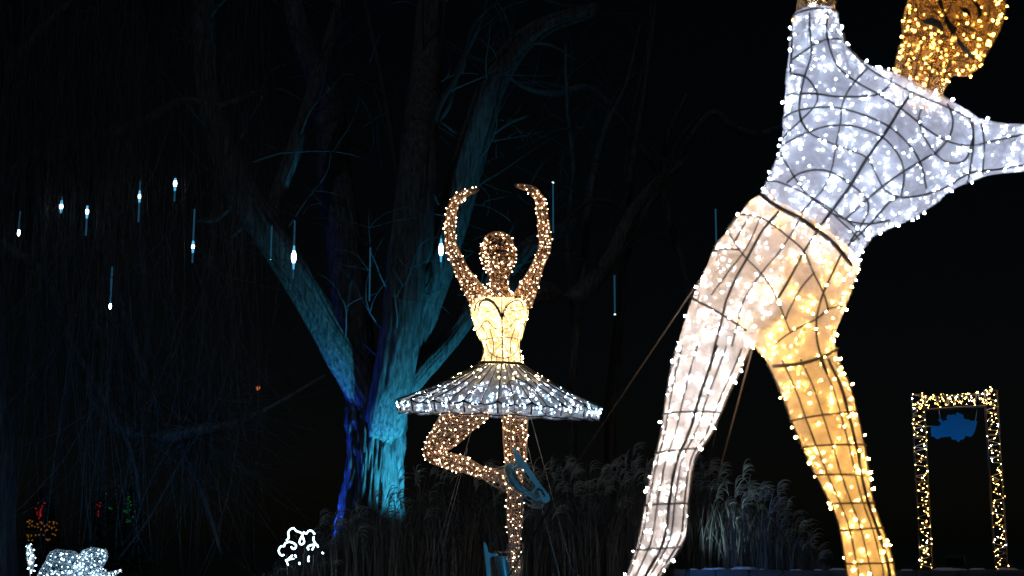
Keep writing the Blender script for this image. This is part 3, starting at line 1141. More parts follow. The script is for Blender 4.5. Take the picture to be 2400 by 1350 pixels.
items = []
for p, n in shirt.scatter(720, .020):
    items.append((p, n, "cold"))
for p, n in trou.scatter(760, .018):
    x, y = pix(p)
    if y < 790:
        s = (x - 1765) - (790 - y) * .62            # right of a line from the crotch to the belt buckle
        amb = s > 0
        if y - 455 < (x - 1770) * .69 + 45:          # waistband
            amb = random.random() < .55
        elif abs(s) < 60:
            amb = random.random() < .5 + s / 120
    else:
        amb = x > 1765
    items.append((p, n, "amber" if amb else ("white" if random.random() < .85 else "cold")))
for p, n in hs.scatter(330, .014):
    if n[1] < .2 and min(math.dist(pix(p), c) for c in FACE) < 17:
        continue
    items.append((p, n, "gold"))
hb = [("gold", h) for h in (hand, hand2)]
for kind, hr in hb:
    for _ in range(26):
        i, j = random.randint(0, len(hr) - 1), random.randint(0, hr.shape[1] - 1)
        items.append((hr[i, j], unit(hr[i, j] - hr[i].mean(0)), kind))


def strings(surf, pts, mat, parent, off):
    left = [np.array(p) for p in pts]
    w = Wires()
    while left:
        cur = left.pop()
        chain = [cur]
        while left and len(chain) < 60:
            d = np.linalg.norm(np.array(left) - cur, axis=1)
            i = int(np.argmin(d))
            if d[i] > .16:
                break
            cur = left.pop(i)
            chain.append(cur)
        if len(chain) > 3:
            q = spline(chain, 3)
            q = q + RNG.normal(size=q.shape) * .004
            w.tube(np.array([surf.snap(p, off) for p in q]), .0020, 3)
    w.build("light_cable", mat, parent)


strings(shirt, [i[0] for i in items if i[2] == "cold" and pix(i[0])[1] < 700], M["clear_cable"], shirt_o, .004)
strings(trou, [i[0] for i in items if i[2] in ("white", "amber")], M["brown_wire"], trou_o, .004)
strings(hs, [i[0] for i in items if i[2] == "gold"][:300], M["brown_wire"], head_o, .004)
add_bulbs(man, items, .0050, 300, .36)
# guy cables of the big figure
for pts, lab in (([(1640, 655, 7.2), (1345, 1095, 9.6), (1150, 1420, 11.5)], "taut dark guy cable from the big figure's hip down to the left"),
                 ([(1768, 800, 7.1), (1690, 1090, 8.2), (1590, 1400, 9.6)], "taut dark guy cable hanging from the big figure's crotch"),
                 ([(1700, 900, 8.6), (1672, 1040, 9.4), (1600, 1420, 11.4)], "faint thin guy cable behind the crotch cable")):
    b = MB()
    b.tube([P(*a) for a in pts], .0045 if "faint" not in lab else .003, 6)
    o = b.build("guy_cable", mat_plain("guy_cable", (.13, .11, .10), .5, 0, .1, 10, 0))
    tag(o, lab, "cable", "guy cables of the leaning figure")

# ================================================================== BALLERINA OF LIGHT
BY = 14.0
SB = BY / F * 1.02
bal = thing("ballerina_figure", "ballerina of light with raised arms, glowing bodice and wide lit tutu", "light sculpture", P(1206, 1410, BY) * [1, 1, 0])

armL = loft([(1108, 722, 1150, 690, BY, .9), (1090, 690, 1133, 672, BY, .95), (1068, 642, 1099, 630, BY, 1), (1045, 585, 1072, 577, BY, 1), (1042, 550, 1067, 550, BY, 1), (1046, 503, 1068, 512, BY, 1), (1054, 472, 1075, 482, BY - .05, 1),
             (1073, 452, 1090, 464, BY - .1, .9), (1098, 444, 1106, 455, BY - .15, .7), (1121, 440, 1122, 447, BY - .2, .6)], 14, 5)
armR = loft([(1204, 690, 1244, 722, BY, .9), (1218, 668, 1256, 690, BY, .95), (1247, 618, 1271, 636, BY, 1), (1263, 575, 1291, 583, BY, 1), (1261, 545, 1291, 545, BY, 1), (1259, 508, 1284, 500, BY, 1), (1254, 472, 1275, 464, BY - .05, 1),
             (1238, 450, 1255, 438, BY - .1, .9), (1222, 444, 1228, 431, BY - .15, .7), (1207, 437, 1208, 430, BY - .2, .6)], 14, 5)
neckb = loft([(1120, 712, 1226, 712, BY, .5), (1138, 692, 1203, 692, BY, .7), (1145, 680, 1194, 680, BY, .9), (1145, 650, 1193, 650, BY, .95), (1141, 622, 1196, 622, BY, 1)], 18, 5)
headb = loft([(1148, 642, 1190, 642, BY - .1, .9), (1135, 624, 1202, 624, BY, 1.1), (1126, 600, 1209, 600, BY, 1.15), (1128, 572, 1206, 572, BY, 1.2), (1138, 554, 1196, 554, BY, 1.1), (1152, 544, 1183, 544, BY, .8)], 18, 5)
thigh = loft([(1050, 945, 1160, 960, BY, 1), (1030, 978, 1137, 985, BY, .95), (1008, 1018, 1098, 1016, BY, 1), (993, 1052, 1050, 1052, BY - .05, 1.2), (998, 1078, 1044, 1062, BY - .05, 1.3)], 16, 5)
shin = loft([(996, 1072, 1040, 1046, BY - .05, 1), (1012, 1086, 1046, 1060, BY - .08, 1.1), (1048, 1099, 1066, 1064, BY - .1, 1.1), (1086, 1108, 1098, 1074, BY - .12, 1.1), (1134, 1124, 1140, 1098, BY - .16, 1), (1172, 1130, 1178, 1104, BY - .2, 1), (1196, 1142, 1206, 1112, BY - .22, 1)], 16, 5)
legS = loft([(1172, 945, 1240, 945, BY, 1), (1178, 980, 1237, 980, BY, 1), (1180, 1040, 1235, 1040, BY, 1), (1185, 1092, 1232, 1092, BY, 1), (1190, 1150, 1224, 1150, BY, 1.05), (1187, 1200, 1226, 1200, BY, 1.15), (1190, 1240, 1222, 1240, BY, 1.1), (1194, 1278, 1218, 1278, BY, 1), (1196, 1310, 1222, 1310, BY, 1), (1200, 1350, 1218, 1350, BY, 1), (1203, 1395, 1214, 1395, BY, 1)], 16, 6)
bod = loft([(1112, 700, 1228, 700, BY, .5), (1102, 727, 1240, 727, BY, .58), (1110, 760, 1232, 760, BY, .66), (1120, 790, 1224, 790, BY, .66), (1131, 806, 1218, 806, BY, .68), (1133, 827, 1219, 827, BY, .7), (1124, 856, 1228, 856, BY, .75)], 30, 6)
bv, bf = skin([bod], .02, 2)
bods = Surf(bv, bf)
b = MB(); b.add(bv, bf); bod_o = b.build("bodice", M["bodice"], bal)
hbv, hbf = skin([headb, neckb], .018, 4)
hbs = Surf(hbv, hbf)
b = MB(); b.add(hbv, hbf); bhead_o = b.build("head", M["head_net"], bal)

bitems = []


def limb_part(name, rs, every, nwire, kind, mind, count):
    b = MB()
    b.rings(rs)
    o = b.build(name, M["limb_net"], bal)
    w = Wires()
    c = rs.mean(1, keepdims=True)
    big = c + (rs - c) * 1.02
    n_ = rs.shape[1]
    for j in range(0, n_, max(1, n_ // nwire)):
        w.tube(big[:, j], .0040, 4)
    for i in range(0, len(rs), every):
        w.tube(big[i], .0034, 4, closed=True)
    w.build("wire", M["brown_wire"], o)
    # string of lights wound round the limb
    sb_ = MB()
    turns = len(rs) / 3.2
    path = []
    for k in range(len(rs) * 5):
        t = k / (len(rs) * 5 - 1)
        i = t * (len(rs) - 1)
        i0 = int(i); i1 = min(i0 + 1, len(rs) - 1); f_ = i - i0
        j = (t * turns * n_) % n_
        j0 = int(j); j1 = (j0 + 1) % n_; g_ = j - j0
        pt = (big[i0, j0] * (1 - g_) + big[i0, j1] * g_) * (1 - f_) + (big[i1, j0] * (1 - g_) + big[i1, j1] * g_) * f_
        path.append(pt)
    sb_.tube(path, .0022, 3)
    sb_.build("light_cable", M["clear_cable"], o)
    faces = []
    s = Surf(rs.reshape(-1, 3), [(i * n_ + j, i * n_ + (j + 1) % n_, (i + 1) * n_ + (j + 1) % n_, (i + 1) * n_ + j) for i in range(len(rs) - 1) for j in range(n_)])
    for p, n in s.scatter(count, mind):
        i = int(np.argmin(np.sum((c[:, 0] - p) ** 2, 1)))
        bitems.append((p, unit(p - c[i, 0]), kind))
    return o


limb_part("arm", armL, 3, 12, "copper", .036, 150)
limb_part("arm", armR, 3, 12, "copper", .036, 150)
limb_part("thigh", thigh, 4, 14, "copper", .05, 110)
limb_part("shin", shin, 4, 14, "copper", .045, 120)
limb_part("leg", legS, 6, 14, "copper", .05, 170)

b = Wires()
long_wires(b, hbs, headb, range(0, 18, 2), .0034, .003, 0, 26)
ring_wires(b, hbs, headb, [5, 9, 13, 17, 21], .003, .003)
long_wires(b, hbs, neckb, range(0, 18, 2), .0034, .003, 3, 20)
ring_wires(b, hbs, neckb, [8, 14], .003, .003)


def ZF(l): return [(1100 + a * .1407, 530 + c * .1407) for a, c in l]


for l, r in (([(330, 280), (400, 210), (470, 240), (490, 330)], .006), ([(680, 270), (600, 215), (530, 240), (510, 330)], .006),
             ([(500, 200), (505, 300), (510, 400)], .006), ([(400, 440), (460, 400), (520, 420), (580, 400), (640, 450)], .006),
             ([(390, 560), (400, 480), (510, 450), (620, 470), (640, 560)], .005), ([(410, 590), (500, 555), (600, 580)], .005),
             ([(380, 700), (450, 660), (540, 650), (620, 690)], .004), ([(520, 450), (520, 700), (520, 1000)], .005)):
    q = hbs.trace(ZF(l), .006, 2)
    if len(q) > 2:
        b.tube(q, r, 4)
b.build("wire", M["wire"], bhead_o)
for px in ([(360, 290), (400, 262), (440, 270), (430, 295)], [(560, 270), (600, 258), (620, 280), (580, 290)]):
    patch(hbs, ZF(px), .008, bhead_o, "eye", M["wire"])
patch(hbs, ZF([(430, 440), (480, 400), (540, 400), (590, 440), (520, 425)]), .008, bhead_o, "nose", M["wire"])


def ZB(l): return [(900 + a * .4443, 400 + c * .4443) for a, c in l]


bod_lines = [
    ([(480, 740), (490, 700), (530, 675), (575, 690), (610, 740), (622, 790)], .0065), ([(755, 735), (745, 690), (705, 672), (660, 690), (632, 740), (622, 790)], .0065),
    ([(500, 720), (515, 690), (550, 685), (590, 715), (615, 770)], .009), ([(735, 720), (715, 685), (680, 690), (650, 715), (628, 770)], .006),
    ([(622, 640), (622, 790), (625, 900), (628, 1030)], .006), ([(480, 715), (530, 745), (590, 730), (610, 720)], .004), ([(640, 720), (680, 740), (730, 735), (755, 720)], .004),
    ([(500, 840), (540, 790), (580, 830), (615, 835)], .004), ([(740, 820), (700, 780), (660, 830), (628, 835)], .004),
    ([(520, 890), (580, 882), (660, 880), (720, 890)], .004), ([(500, 800), (540, 860), (545, 930), (585, 980), (660, 985), (705, 940), (705, 870), (740, 800)], .004),
    ([(560, 840), (580, 920), (575, 970)], .004), ([(690, 830), (665, 910), (670, 970)], .004), ([(590, 960), (625, 910), (655, 960)], .003),
    ([(530, 930), (530, 1030)], .004), ([(570, 970), (565, 1030)], .003), ([(595, 980), (592, 1032)], .003), ([(655, 980), (660, 1032)], .003), ([(685, 965), (690, 1030)], .003), ([(712, 930), (722, 1025)], .004),
    ([(460, 735), (490, 840), (520, 910), (522, 960), (508, 1020)], .004), ([(760, 725), (735, 830), (715, 900), (718, 960), (738, 1015)], .004),
    ([(530, 620), (570, 640), (622, 645), (680, 640), (715, 620)], .004),
]
b = Wires()
for l, r in bod_lines:
    for back in (False, True):
        q = bods.trace(ZB(l), .005, 2.5, back)
        if len(q) > 2:
            b.tube(q, r, 4)
b.build("wire", M["wire"], bod_o)

# tutu
NR = 40
topc = P(1176, 857, BY)
rimc = P(1169, 948, BY)
R0, R1 = 52 * SB, 238 * SB
ex = unit(np.array([1.0, 0, -.035]))
ey = unit(np.array([0, 1.0, .075]))


def tutu_pt(a, t, k=1.0, drop=0.0):
    c = topc * (1 - t) + rimc * t
    bulge = -.02 * math.sin(math.pi * t)
    r = (R0 * (1 - t) + R1 * t) * k
    return c + ex * math.cos(a) * r + ey * math.sin(a) * r + np.array([0, 0, bulge - drop])


tb = MB()
na, ntt = NR * 4, 12
vv = []
for i in range(ntt + 1):
    t = i / ntt
    for j in range(na):
        a = 2 * math.pi * j / na
        ph = (j % 8) / 8.0
        sag = math.sin(math.pi * ph) * .026 * t ** 6 + (.016 * t if j % 4 else 0)
        vv.append(tutu_pt(a, t, 1 - .02 * t ** 6 * math.sin(math.pi * ph), sag))
for kk in (1, 2):
    for j in range(na):
        a = 2 * math.pi * j / na
        ph = (j % 8) / 8.0
        wob = math.sin(math.pi * ((j + 4) % 8) / 8.0)
        vv.append(tutu_pt(a, 1, (.995 - .012 * kk) - .02 * math.sin(math.pi * ph), .048 * kk + .018 * wob * kk / 2 + .03 * math.sin(math.pi * ph) * (1 - kk / 2)))
rows = ntt + 3
vv = [tuple(p) for p in vv]
tb.add(vv, [(i * na + j, i * na + (j + 1) % na, (i + 1) * na + (j + 1) % na, (i + 1) * na + j) for i in range(rows - 1) for j in range(na)])
tut = tb.build("tutu", M["tutu"], bal)
V = np.array(vv).reshape(rows, na, 3)
up = np.array([0, 0, .010])
w = Wires()
for k in range(NR):
    j = k * 4
    w.tube(V[:, j] + up, .0075 if k % 2 == 0 else .0055, 4)
w.build("rib", M["wire"], tut)
w = Wires()
w.tube(V[ntt] + up, .0062, 4, closed=True)
w.tube(V[rows - 1] - up, .0055, 4, closed=True)
w.tube(V[0] + up * 2, .014, 5, closed=True)
zig = []
for j in range(0, na, 4):
    zig.append(V[ntt, j] if (j // 4) % 2 == 0 else V[rows - 1, j])
w.tube(np.array(zig), .004, 4, closed=True)
w.build("hoop", M["wire"], tut)
w = Wires()
for k in range(0, NR, 8):                                # leaf ornaments bent from wire
    for sgn in (-1, 1):
        j0 = k * 4
        path = []
        for t in np.linspace(0, 1, 14):
            i = 4 + t * 6.5
            jj = j0 + sgn * 5.5 * math.sin(math.pi * t ** .8)
            i0, f_ = int(i), i - int(i)
            ja = int(math.floor(jj)); g_ = jj - ja
            path.append((V[i0, ja % na] * (1 - g_) + V[i0, (ja + 1) % na] * g_) * (1 - f_) + (V[i0 + 1, ja % na] * (1 - g_) + V[i0 + 1, (ja + 1) % na] * g_) * f_ + up)
        w.tube(path, .0050, 4)
w.build("wire_leaf", M["wire"], tut)
ts = Surf(np.array(vv), [(i * na + j, i * na + (j + 1) % na, (i + 1) * na + (j + 1) % na, (i + 1) * na + j) for i in range(rows - 1) for j in range(na)])
for k in range(NR):
    for q in range(13):
        t = math.sqrt((q + random.random()) / 13)
        i_ = min(ntt, int(t * (ntt + 2)))
        if random.random() < .12:
            i_ = ntt + 1
        ja = (k * 4 + random.choice((1, 2, 2, 3))) % na
        p = V[i_, ja] * (1 - .3) + V[i_, (ja + 1) % na] * .3
        n = unit(np.array([p[0] - topc[0], p[1] - topc[1], 0])) * .4 + np.array([0, 0, .9])
        if random.random() < .85:
            n = -n
        bitems.append((p, n, "ivory" if t < .36 else ("rim" if t > .86 or random.random() < .25 else "cold")))
for p, n in bods.scatter(320, .02):
    bitems.append((p, n, "ivory"))
for p, n in hbs.scatter(185, .02):
    if n[1] < .2 and (min(math.dist(pix(p), c) for c in FACE) < 9 or (abs(pix(p)[0] - 1168) < 30 and pix(p)[1] < 616 and random.random() < .5)):
        continue
    bitems.append((p, n, "copper"))

for cx, cy_ in ((1122, 694), (1226, 692)):
    for _ in range(16):
        q = bods.snap(P(cx + random.gauss(0, 9), cy_ + random.gauss(0, 8), BY - random.uniform(-.2, .2)), .012)
        bitems.append((q, unit(q - P(1175, 720, BY)), "ivory"))

# skates


def plate(pts, Y, th, name, root, mat):
    v = [P(x, y, Y - th / 2) for x, y in pts] + [P(x, y, Y + th / 2) for x, y in pts]
    n_ = len(pts)
    b = MB()
    b.add(v, [tuple(range(n_)), tuple(range(2 * n_ - 1, n_ - 1, -1))] + [(i, n_ + i, n_ + (i + 1) % n_, (i + 1) % n_) for i in range(n_)])
    return b.build(name, mat, root, smooth=False)


def skate(bladepx, holder, solid, cage, tongue, Y):
    b = MB()
    b.rings(loft(solid, 14, 5))
    o = b.build("skate_boot", M["teal"], bal)
    plate(bladepx, Y - .06, .02, "skate_blade", o, M["blade"])
    hb_ = MB()
    for h in holder:
        hb_.tube([P(x, y, Y - .06) for x, y in h], .016, 6)
    hb_.build("blade_holder", M["blade"], o)
    w = MB()
    for rr in (loft(cage, 12, 4),) + ((loft(tongue, 12, 4),) if tongue else ()):
        for j in range(0, 12):
            w.tube(rr[:, j], .0036, 4)
        for i in range(0, len(rr), 3):
            w.tube(rr[i], .0036, 4, closed=True)
    w.build("boot_cage", M["brown_wire"], o)


skate([(1203, 1044), (1208, 1050), (1219, 1067), (1236, 1088), (1262, 1128), (1288, 1162), (1289, 1173), (1280, 1180), (1272, 1176), (1266, 1166), (1262, 1152), (1266, 1148), (1275, 1164), (1279, 1164), (1272, 1148), (1256, 1142), (1236, 1112), (1222, 1097), (1210, 1088), (1205, 1070)],
      [[(1216, 1090), (1204, 1100)], [(1258, 1142), (1246, 1156)], [(1266, 1168), (1258, 1172)]],
      [(1180, 1096, 1202, 1084, BY - .28, 1), (1183, 1110, 1208, 1102, BY - .3, 1), (1192, 1130, 1215, 1122, BY - .3, 1), (1207, 1146, 1224, 1138, BY - .3, 1), (1232, 1161, 1241, 1152, BY - .3, 1), (1256, 1175, 1262, 1168, BY - .3, 1)],
      [(1170, 1128, 1200, 1080, BY - .26, .8), (1192, 1150, 1218, 1096, BY - .28, .8), (1216, 1172, 1236, 1120, BY - .3, .8), (1244, 1188, 1256, 1146, BY - .3, .8), (1266, 1192, 1272, 1172, BY - .3, .8), (1274, 1188, 1276, 1182, BY - .3, .8)],
      [(1136, 1126, 1150, 1096, BY - .16, 1), (1152, 1138, 1164, 1098, BY - .2, 1), (1182, 1152, 1186, 1090, BY - .24, 1)], BY - .3)
skate([(1133, 1272), (1138, 1272), (1142, 1281), (1145, 1295), (1155, 1297), (1155, 1304), (1148, 1308), (1151, 1350), (1160, 1408), (1150, 1410), (1141, 1350), (1137, 1310)],
      [[(1150, 1300), (1168, 1302)], [(1152, 1370), (1176, 1368)]],
      [(1166, 1303, 1190, 1303, BY - .05, 1), (1168, 1325, 1194, 1325, BY - .05, 1), (1172, 1350, 1198, 1350, BY - .05, 1), (1182, 1385, 1204, 1385, BY - .05, 1), (1192, 1408, 1206, 1408, BY - .05, 1)],
      [(1158, 1294, 1222, 1294, BY, .6), (1162, 1320, 1226, 1320, BY, .6), (1170, 1350, 1222, 1350, BY, .6), (1184, 1390, 1214, 1390, BY, .6), (1194, 1408, 1208, 1408, BY, .6)],
      [(1190, 1275, 1226, 1275, BY, 1), (1188, 1285, 1228, 1285, BY, 1), (1186, 1296, 1228, 1296, BY, 1)], BY)
b = MB()
bp = P(1206, 1410, BY)
b.box((bp[0], bp[1], bp[2] - .03), .8, .8, .06)
b.box((bp[0], bp[1], (bp[2] - .06) / 2 - .03), .5, .5, bp[2])
b.build("base_plate", M["black_box"], bal, smooth=False)
add_bulbs(bal, bitems, .0050, 300, .55, {'ivory': 1.25, 'rim': 1.08, 'cold': 1.02})
for pts, lab in (([(1112, 985, 14.2), (1006, 1350, 15.0), (986, 1410, 15.1)], "blue lit guy line left of the dancer, outer one"),
                 ([(1096, 1050, 14.2), (1020, 1350, 14.7), (1002, 1410, 14.8)], "blue lit guy line left of the dancer, inner one"),
                 ([(1243, 975, 14.2), (1345, 1350, 13.6), (1362, 1410, 13.5)], "long blue lit guy line right of the dancer"),
                 ([(1238, 1050, 14.2), (1272, 1200, 13.8), (1312, 1350, 13.5), (1328, 1410, 13.4)], "blue lit guy line passing behind the raised skate toe")):
    b = MB()
    b.tube([P(*a) for a in pts], .0036, 5)
    o = b.build("guy_line", M["guy_line"])
    tag(o, lab, "cable", "guy lines of the dancer")


# ================================================================== METEOR LIGHTS
CORE = mat_emit("meteor_core", (.75, .95, 1.0), 9)
MID = mat_emit("meteor_mid", (.12, .55, .9), .9)
TAIL = mat_emit("meteor_tail", (.04, .22, .40), .22)
# x, tube top y, tube bottom y, bright y (None = dark), size, dim level
METEOR = [
    (47, 495, 552, 545, 1.1, "bottom-lit short light tube, furthest out at the left edge"),
    (145, 462, 500, 484, 1.2, "stubby bright light drop second from the left edge"),
    (205, 482, 552, 496, 1.2, "light tube with bright top and blue tail, third from the left edge"),
    (329, 424, 520, 460, 1.1, "light tube lit in its upper half beside a blue branch"),
    (411, 418, 472, 430, 1.3, "highest bright light drop among the willow shoots"),
    (456, 490, 616, 578, 1.1, "light tube with bright middle near the small blue crooked branch"),
    (637, 530, 610, 608, .6, "dim light tube ending in a white dot against the left limb"),
    (691, 517, 653, 602, 1.5, "brightest long light tube in front of the left limb"),
    (868, 580, 706, None, 0, "unlit dim light tube between the two middle stems"),
    (1034, 552, 628, 585, 1.5, "bright light tube just left of the dancer's raised arm"),
    (1296, 424, 546, 428, .7, "light tube with a white dot on top right of the dancer's hand"),
    (1440, 645, 740, 737, .7, "light tube with a white dot at its foot, right of the dancer"),
    (1677, 490, 592, 491, .3, "dim light tube beside the leaning figure's hip"),
    (263, 625, 722, 717, 1.0, "lowest light tube at the left with bright foot"),
]
for x, y0, y1, yb, size, lab in METEOR:
    Y = 18.0 if x > 600 else 16.2
    s = Y / F
    a, c = P(x, y0, Y), P(x, y1, Y)
    root = thing("meteor_light", lab, "light tube", (a[0], a[1], a[2]), "falling meteor light tubes")
    H = a[2] - c[2]
    b = MB()
    dim = .6 if yb else 1
    b.tube([a, [a[0], a[1], c[2]]], .010, 8)
    b.build("tube", TAIL, root)
    b = MB()
    b.tube([[a[0], a[1], a[2] + .001], [a[0], a[1], a[2] + .05]], .012, 8)
    b.build("cap", M["black_box"], root)
    b = MB()
    b.tube([[a[0], a[1], a[2] + .05], [a[0] + .02, a[1] + .02, a[2] + 1.4]], .003, 4)
    b.build("cord", M["black_box"], root)
    if yb:
        z = P(x, yb, Y)[2]
        L = min((.11 if x > 600 else .07) * size, .5)
        rr = (.021 if x > 600 else .016) * max(size, .6) * (1 if size > .9 else .75)
        b = MB()
        prof = [(-1.0, .3), (-.6, .8), (-.2, 1), (.2, 1), (.6, .7), (1.0, .3)]  # lit LEDs swollen to a spindle: their bloom put into the shape
        LL = L * .55 if size > .9 else rr
        b.tube([[a[0], a[1], z + k * LL] for k, _ in prof], [rr * w_ for _, w_ in prof], 10)
        b.build("led_bloom", CORE if size > .5 else MID, root)
        if size > .9:
            b = MB()
            prof = [(-2.6, .25), (-1.6, .5), (-1.0, .7), (1.0, .7), (1.5, .5), (2.2, .2)]
            pr = [(max(c[2], min(a[2], z + k * LL)), w_) for k, w_ in prof]
            b.tube([[a[0], a[1], zz] for zz, _ in pr], [.018 * w_ + .002 for _, w_ in pr], 8)
            b.build("led_glow_strip", MID, root)

# ================================================================== LIT DOOR FRAME AND SIGN
DL, DR_ = 20.0, 19.75
def corner(x, y, Y): return P(x, y, Y)
Lb, Lt = P(2171, 1328, DL), None
base_z = Lb[2]
Rb = P(2347, 1330, DR_)
topL = P(2152, 944, DL)[2]
topR = P(2330, 934, DR_)[2]
zt = (topL + topR) / 2
frame = thing("light_door_frame", "free-standing doorway frame wound with warm white fairy lights", "light frame", ((Lb[0] + Rb[0]) / 2, (DL + DR_) / 2, WTOP - .06))
fd = unit(np.array([Rb[0] - Lb[0], Rb[1] - Lb[1], 0]))
fn = np.array([fd[1], -fd[0], 0])
hw = .085
pl_, pr_ = np.array([Lb[0], Lb[1], 0]), np.array([Rb[0], Rb[1], 0])
gz = WTOP - .06


def member(name, a, c, side):
    b = MB()
    rails = []
    for s1 in (-1, 1):
        for s2 in (-1, 1):
            o_ = side * hw * s1 + fn * hw * .7 * s2
            b.tube([a + o_, c + o_], .012, 4)
    k = max(2, int(np.linalg.norm(c - a) / .3))
    for i in range(k + 1):
        m_ = a + (c - a) * i / k
        for s2 in (-1, 1):
            b.tube([m_ + side * hw + fn * hw * .7 * s2, m_ - side * hw + fn * hw * .7 * s2], .008, 4)
    return b.build(name, M["black_box"], frame, smooth=False)


zv = np.array([0, 0, 1.0])
member("post", pl_ + zv * gz, pl_ + zv * (zt + .10), fd)
member("post", pr_ + zv * gz, pr_ + zv * (zt + .13), fd)
member("lintel", pl_ + zv * (zt - .03) + fd * hw, pr_ + zv * (zt + .0) - fd * hw, zv)
ditems = []
cb = MB()


def wind_lights(a, c, side, count):
    pts = []
    for i in range(count):
        t = (i + random.random()) / count
        p = a + (c - a) * t + side * random.uniform(-1, 1) * hw * 1.05 + fn * hw * (.8 if random.random() < .75 else -.8)
        nrm = fn if random.random() < .75 else -fn
        ditems.append((p, nrm + RNG.normal(size=3) * .5, "warm" if random.random() < .92 else "white"))
        pts.append(p)
    cb.tube(spline(pts[::2], 3), .004, 3)


wind_lights(pl_ + zv * (gz + .02), pl_ + zv * (zt + .13), fd, 120)
wind_lights(pr_ + zv * (gz + .02), pr_ + zv * (zt + .17), fd, 120)
wind_lights(pl_ + zv * (zt - .02), pr_ + zv * (zt + .04), zv, 110)
cb.build("light_cable", M["clear_cable"], frame)
add_bulbs(frame, ditems, .0052, 300, 1.0)

sg = [(2182, 1000), (2190, 998), (2198, 999), (2204, 996), (2206, 992), (2201, 988), (2199, 983), (2204, 980), (2209, 984), (2210, 989), (2215, 985), (2221, 985), (2218, 979), (2221, 972), (2229, 973), (2236, 972), (2240, 974),
      (2241, 969), (2245, 966), (2249, 970), (2254, 970), (2258, 974), (2259, 980), (2262, 983), (2270, 983), (2277, 987), (2285, 985), (2291, 988), (2288, 998), (2285, 1010), (2281, 1018), (2276, 1024), (2266, 1022), (2262, 1022), (2260, 1028), (2254, 1031),
      (2250, 1030), (2248, 1036), (2243, 1035), (2242, 1030), (2237, 1031), (2230, 1029), (2229, 1023), (2218, 1024), (2203, 1026), (2200, 1029), (2194, 1028), (2190, 1024), (2183, 1023), (2182, 1012)]
SY = 19.75
pc = P(2236, 1002, SY)
sign = thing("hanging_sign", "flat blue-lit snowflake-edged sign hanging inside the lit door frame", "sign", pc)
plate(sg, SY, .03, "board", sign, M["blue_lit"])
for (x0, y0, x1, y1) in ((2201, 968, 2204, 986), (2290, 966, 2286, 990)):
    b = MB()
    b.tube([P(x0, y0 - 6, SY), P(x1, y1, SY)], .004, 4)
    b.build("hanger", M["clear_cable"], sign)
b = MB()
b.tube([P(2160, 1001, SY + .1), P(2186, 998, SY)], .004, 4)
b.build("stay_wire", M["clear_cable"], sign)


# ================================================================== SMALL LIT SHAPES, LOWER LEFT
def petal(root, pairs, count, size, wires=8):
    r = loft(pairs, 16, 5)
    b = MB(); b.rings(r)
    o = b.build("petal", M["petal_net"], root)
    w = MB()
    for j in range(0, 16, 2):
        w.tube(r[:, j], .004, 4)
    for i in range(2, len(r), 3):
        w.tube(r[i], .004, 4, closed=True)
    w.build("petal_wire", M["clear_cable"], o)
    n_ = 16
    s = Surf(r.reshape(-1, 3), [(i * n_ + j, i * n_ + (j + 1) % n_, (i + 1) * n_ + (j + 1) % n_, (i + 1) * n_ + j) for i in range(len(r) - 1) for j in range(n_)])
    return [(p, n, "ice") for p, n in s.scatter(count, size)]


FY = 12.0
fl = thing("flower_light", "white glowing wire flower with two broad lobes at the bottom left corner", "light sculpture", P(185, 1440, FY) * [1, 1, 0])
it = []
it += petal(fl, [(60, 1440, 190, 1440, FY, .5), (80, 1365, 200, 1380, FY, .4), (105, 1318, 200, 1340, FY, .35), (116, 1296, 190, 1306, FY, .3), (132, 1287, 176, 1292, FY, .2)], 170, .022)
it += petal(fl, [(130, 1420, 230, 1430, FY - .15, .5), (150, 1360, 230, 1370, FY - .15, .4), (175, 1318, 240, 1332, FY - .15, .35), (192, 1292, 253, 1306, FY - .15, .3), (214, 1282, 250, 1288, FY - .15, .2)], 170, .022)
it += petal(fl, [(170, 1420, 235, 1420, FY - .3, .5), (190, 1370, 250, 1380, FY - .3, .4), (215, 1338, 252, 1352, FY - .3, .3), (232, 1326, 249, 1334, FY - .3, .2)], 90, .018)
it += petal(fl, [(190, 1352, 190, 1420, FY - .35, .4), (235, 1342, 240, 1390, FY - .35, .4), (262, 1340, 268, 1355, FY - .35, .4), (286, 1332, 289, 1337, FY - .35, .4)], 110, .018)
add_bulbs(fl, it, .0066, 300, .9)
bud = thing("bud_light", "narrow white glowing leaf-shaped bud left of the glowing wire flower", "light sculpture", P(70, 1440, FY) * [1, 1, 0])
it = petal(bud, [(64, 1273, 68, 1273, FY, .6), (61, 1292, 77, 1292, FY, .5), (62, 1312, 76, 1312, FY, .5), (67, 1328, 73, 1328, FY, .5), (69, 1339, 71, 1339, FY, .5), (69, 1440, 71, 1440, FY, .5)], 44, .02)
it += petal(bud, [(78, 1298, 80, 1298, FY, .6), (77, 1310, 81, 1310, FY, .5), (76, 1322, 79, 1322, FY, .5), (74, 1340, 76, 1340, FY, .5)], 14, .02)
add_bulbs(bud, it, .0085)

KY = 16.6
paw = thing("rope_light_cloud", "white rope light bent into cloud-like curls in the dry grass", "rope light", P(700, 1390, KY) * [1, 1, 0])


def ZP(l): return [(600 + a / 9.0, 1200 + c / 9.0) for a, c in l]


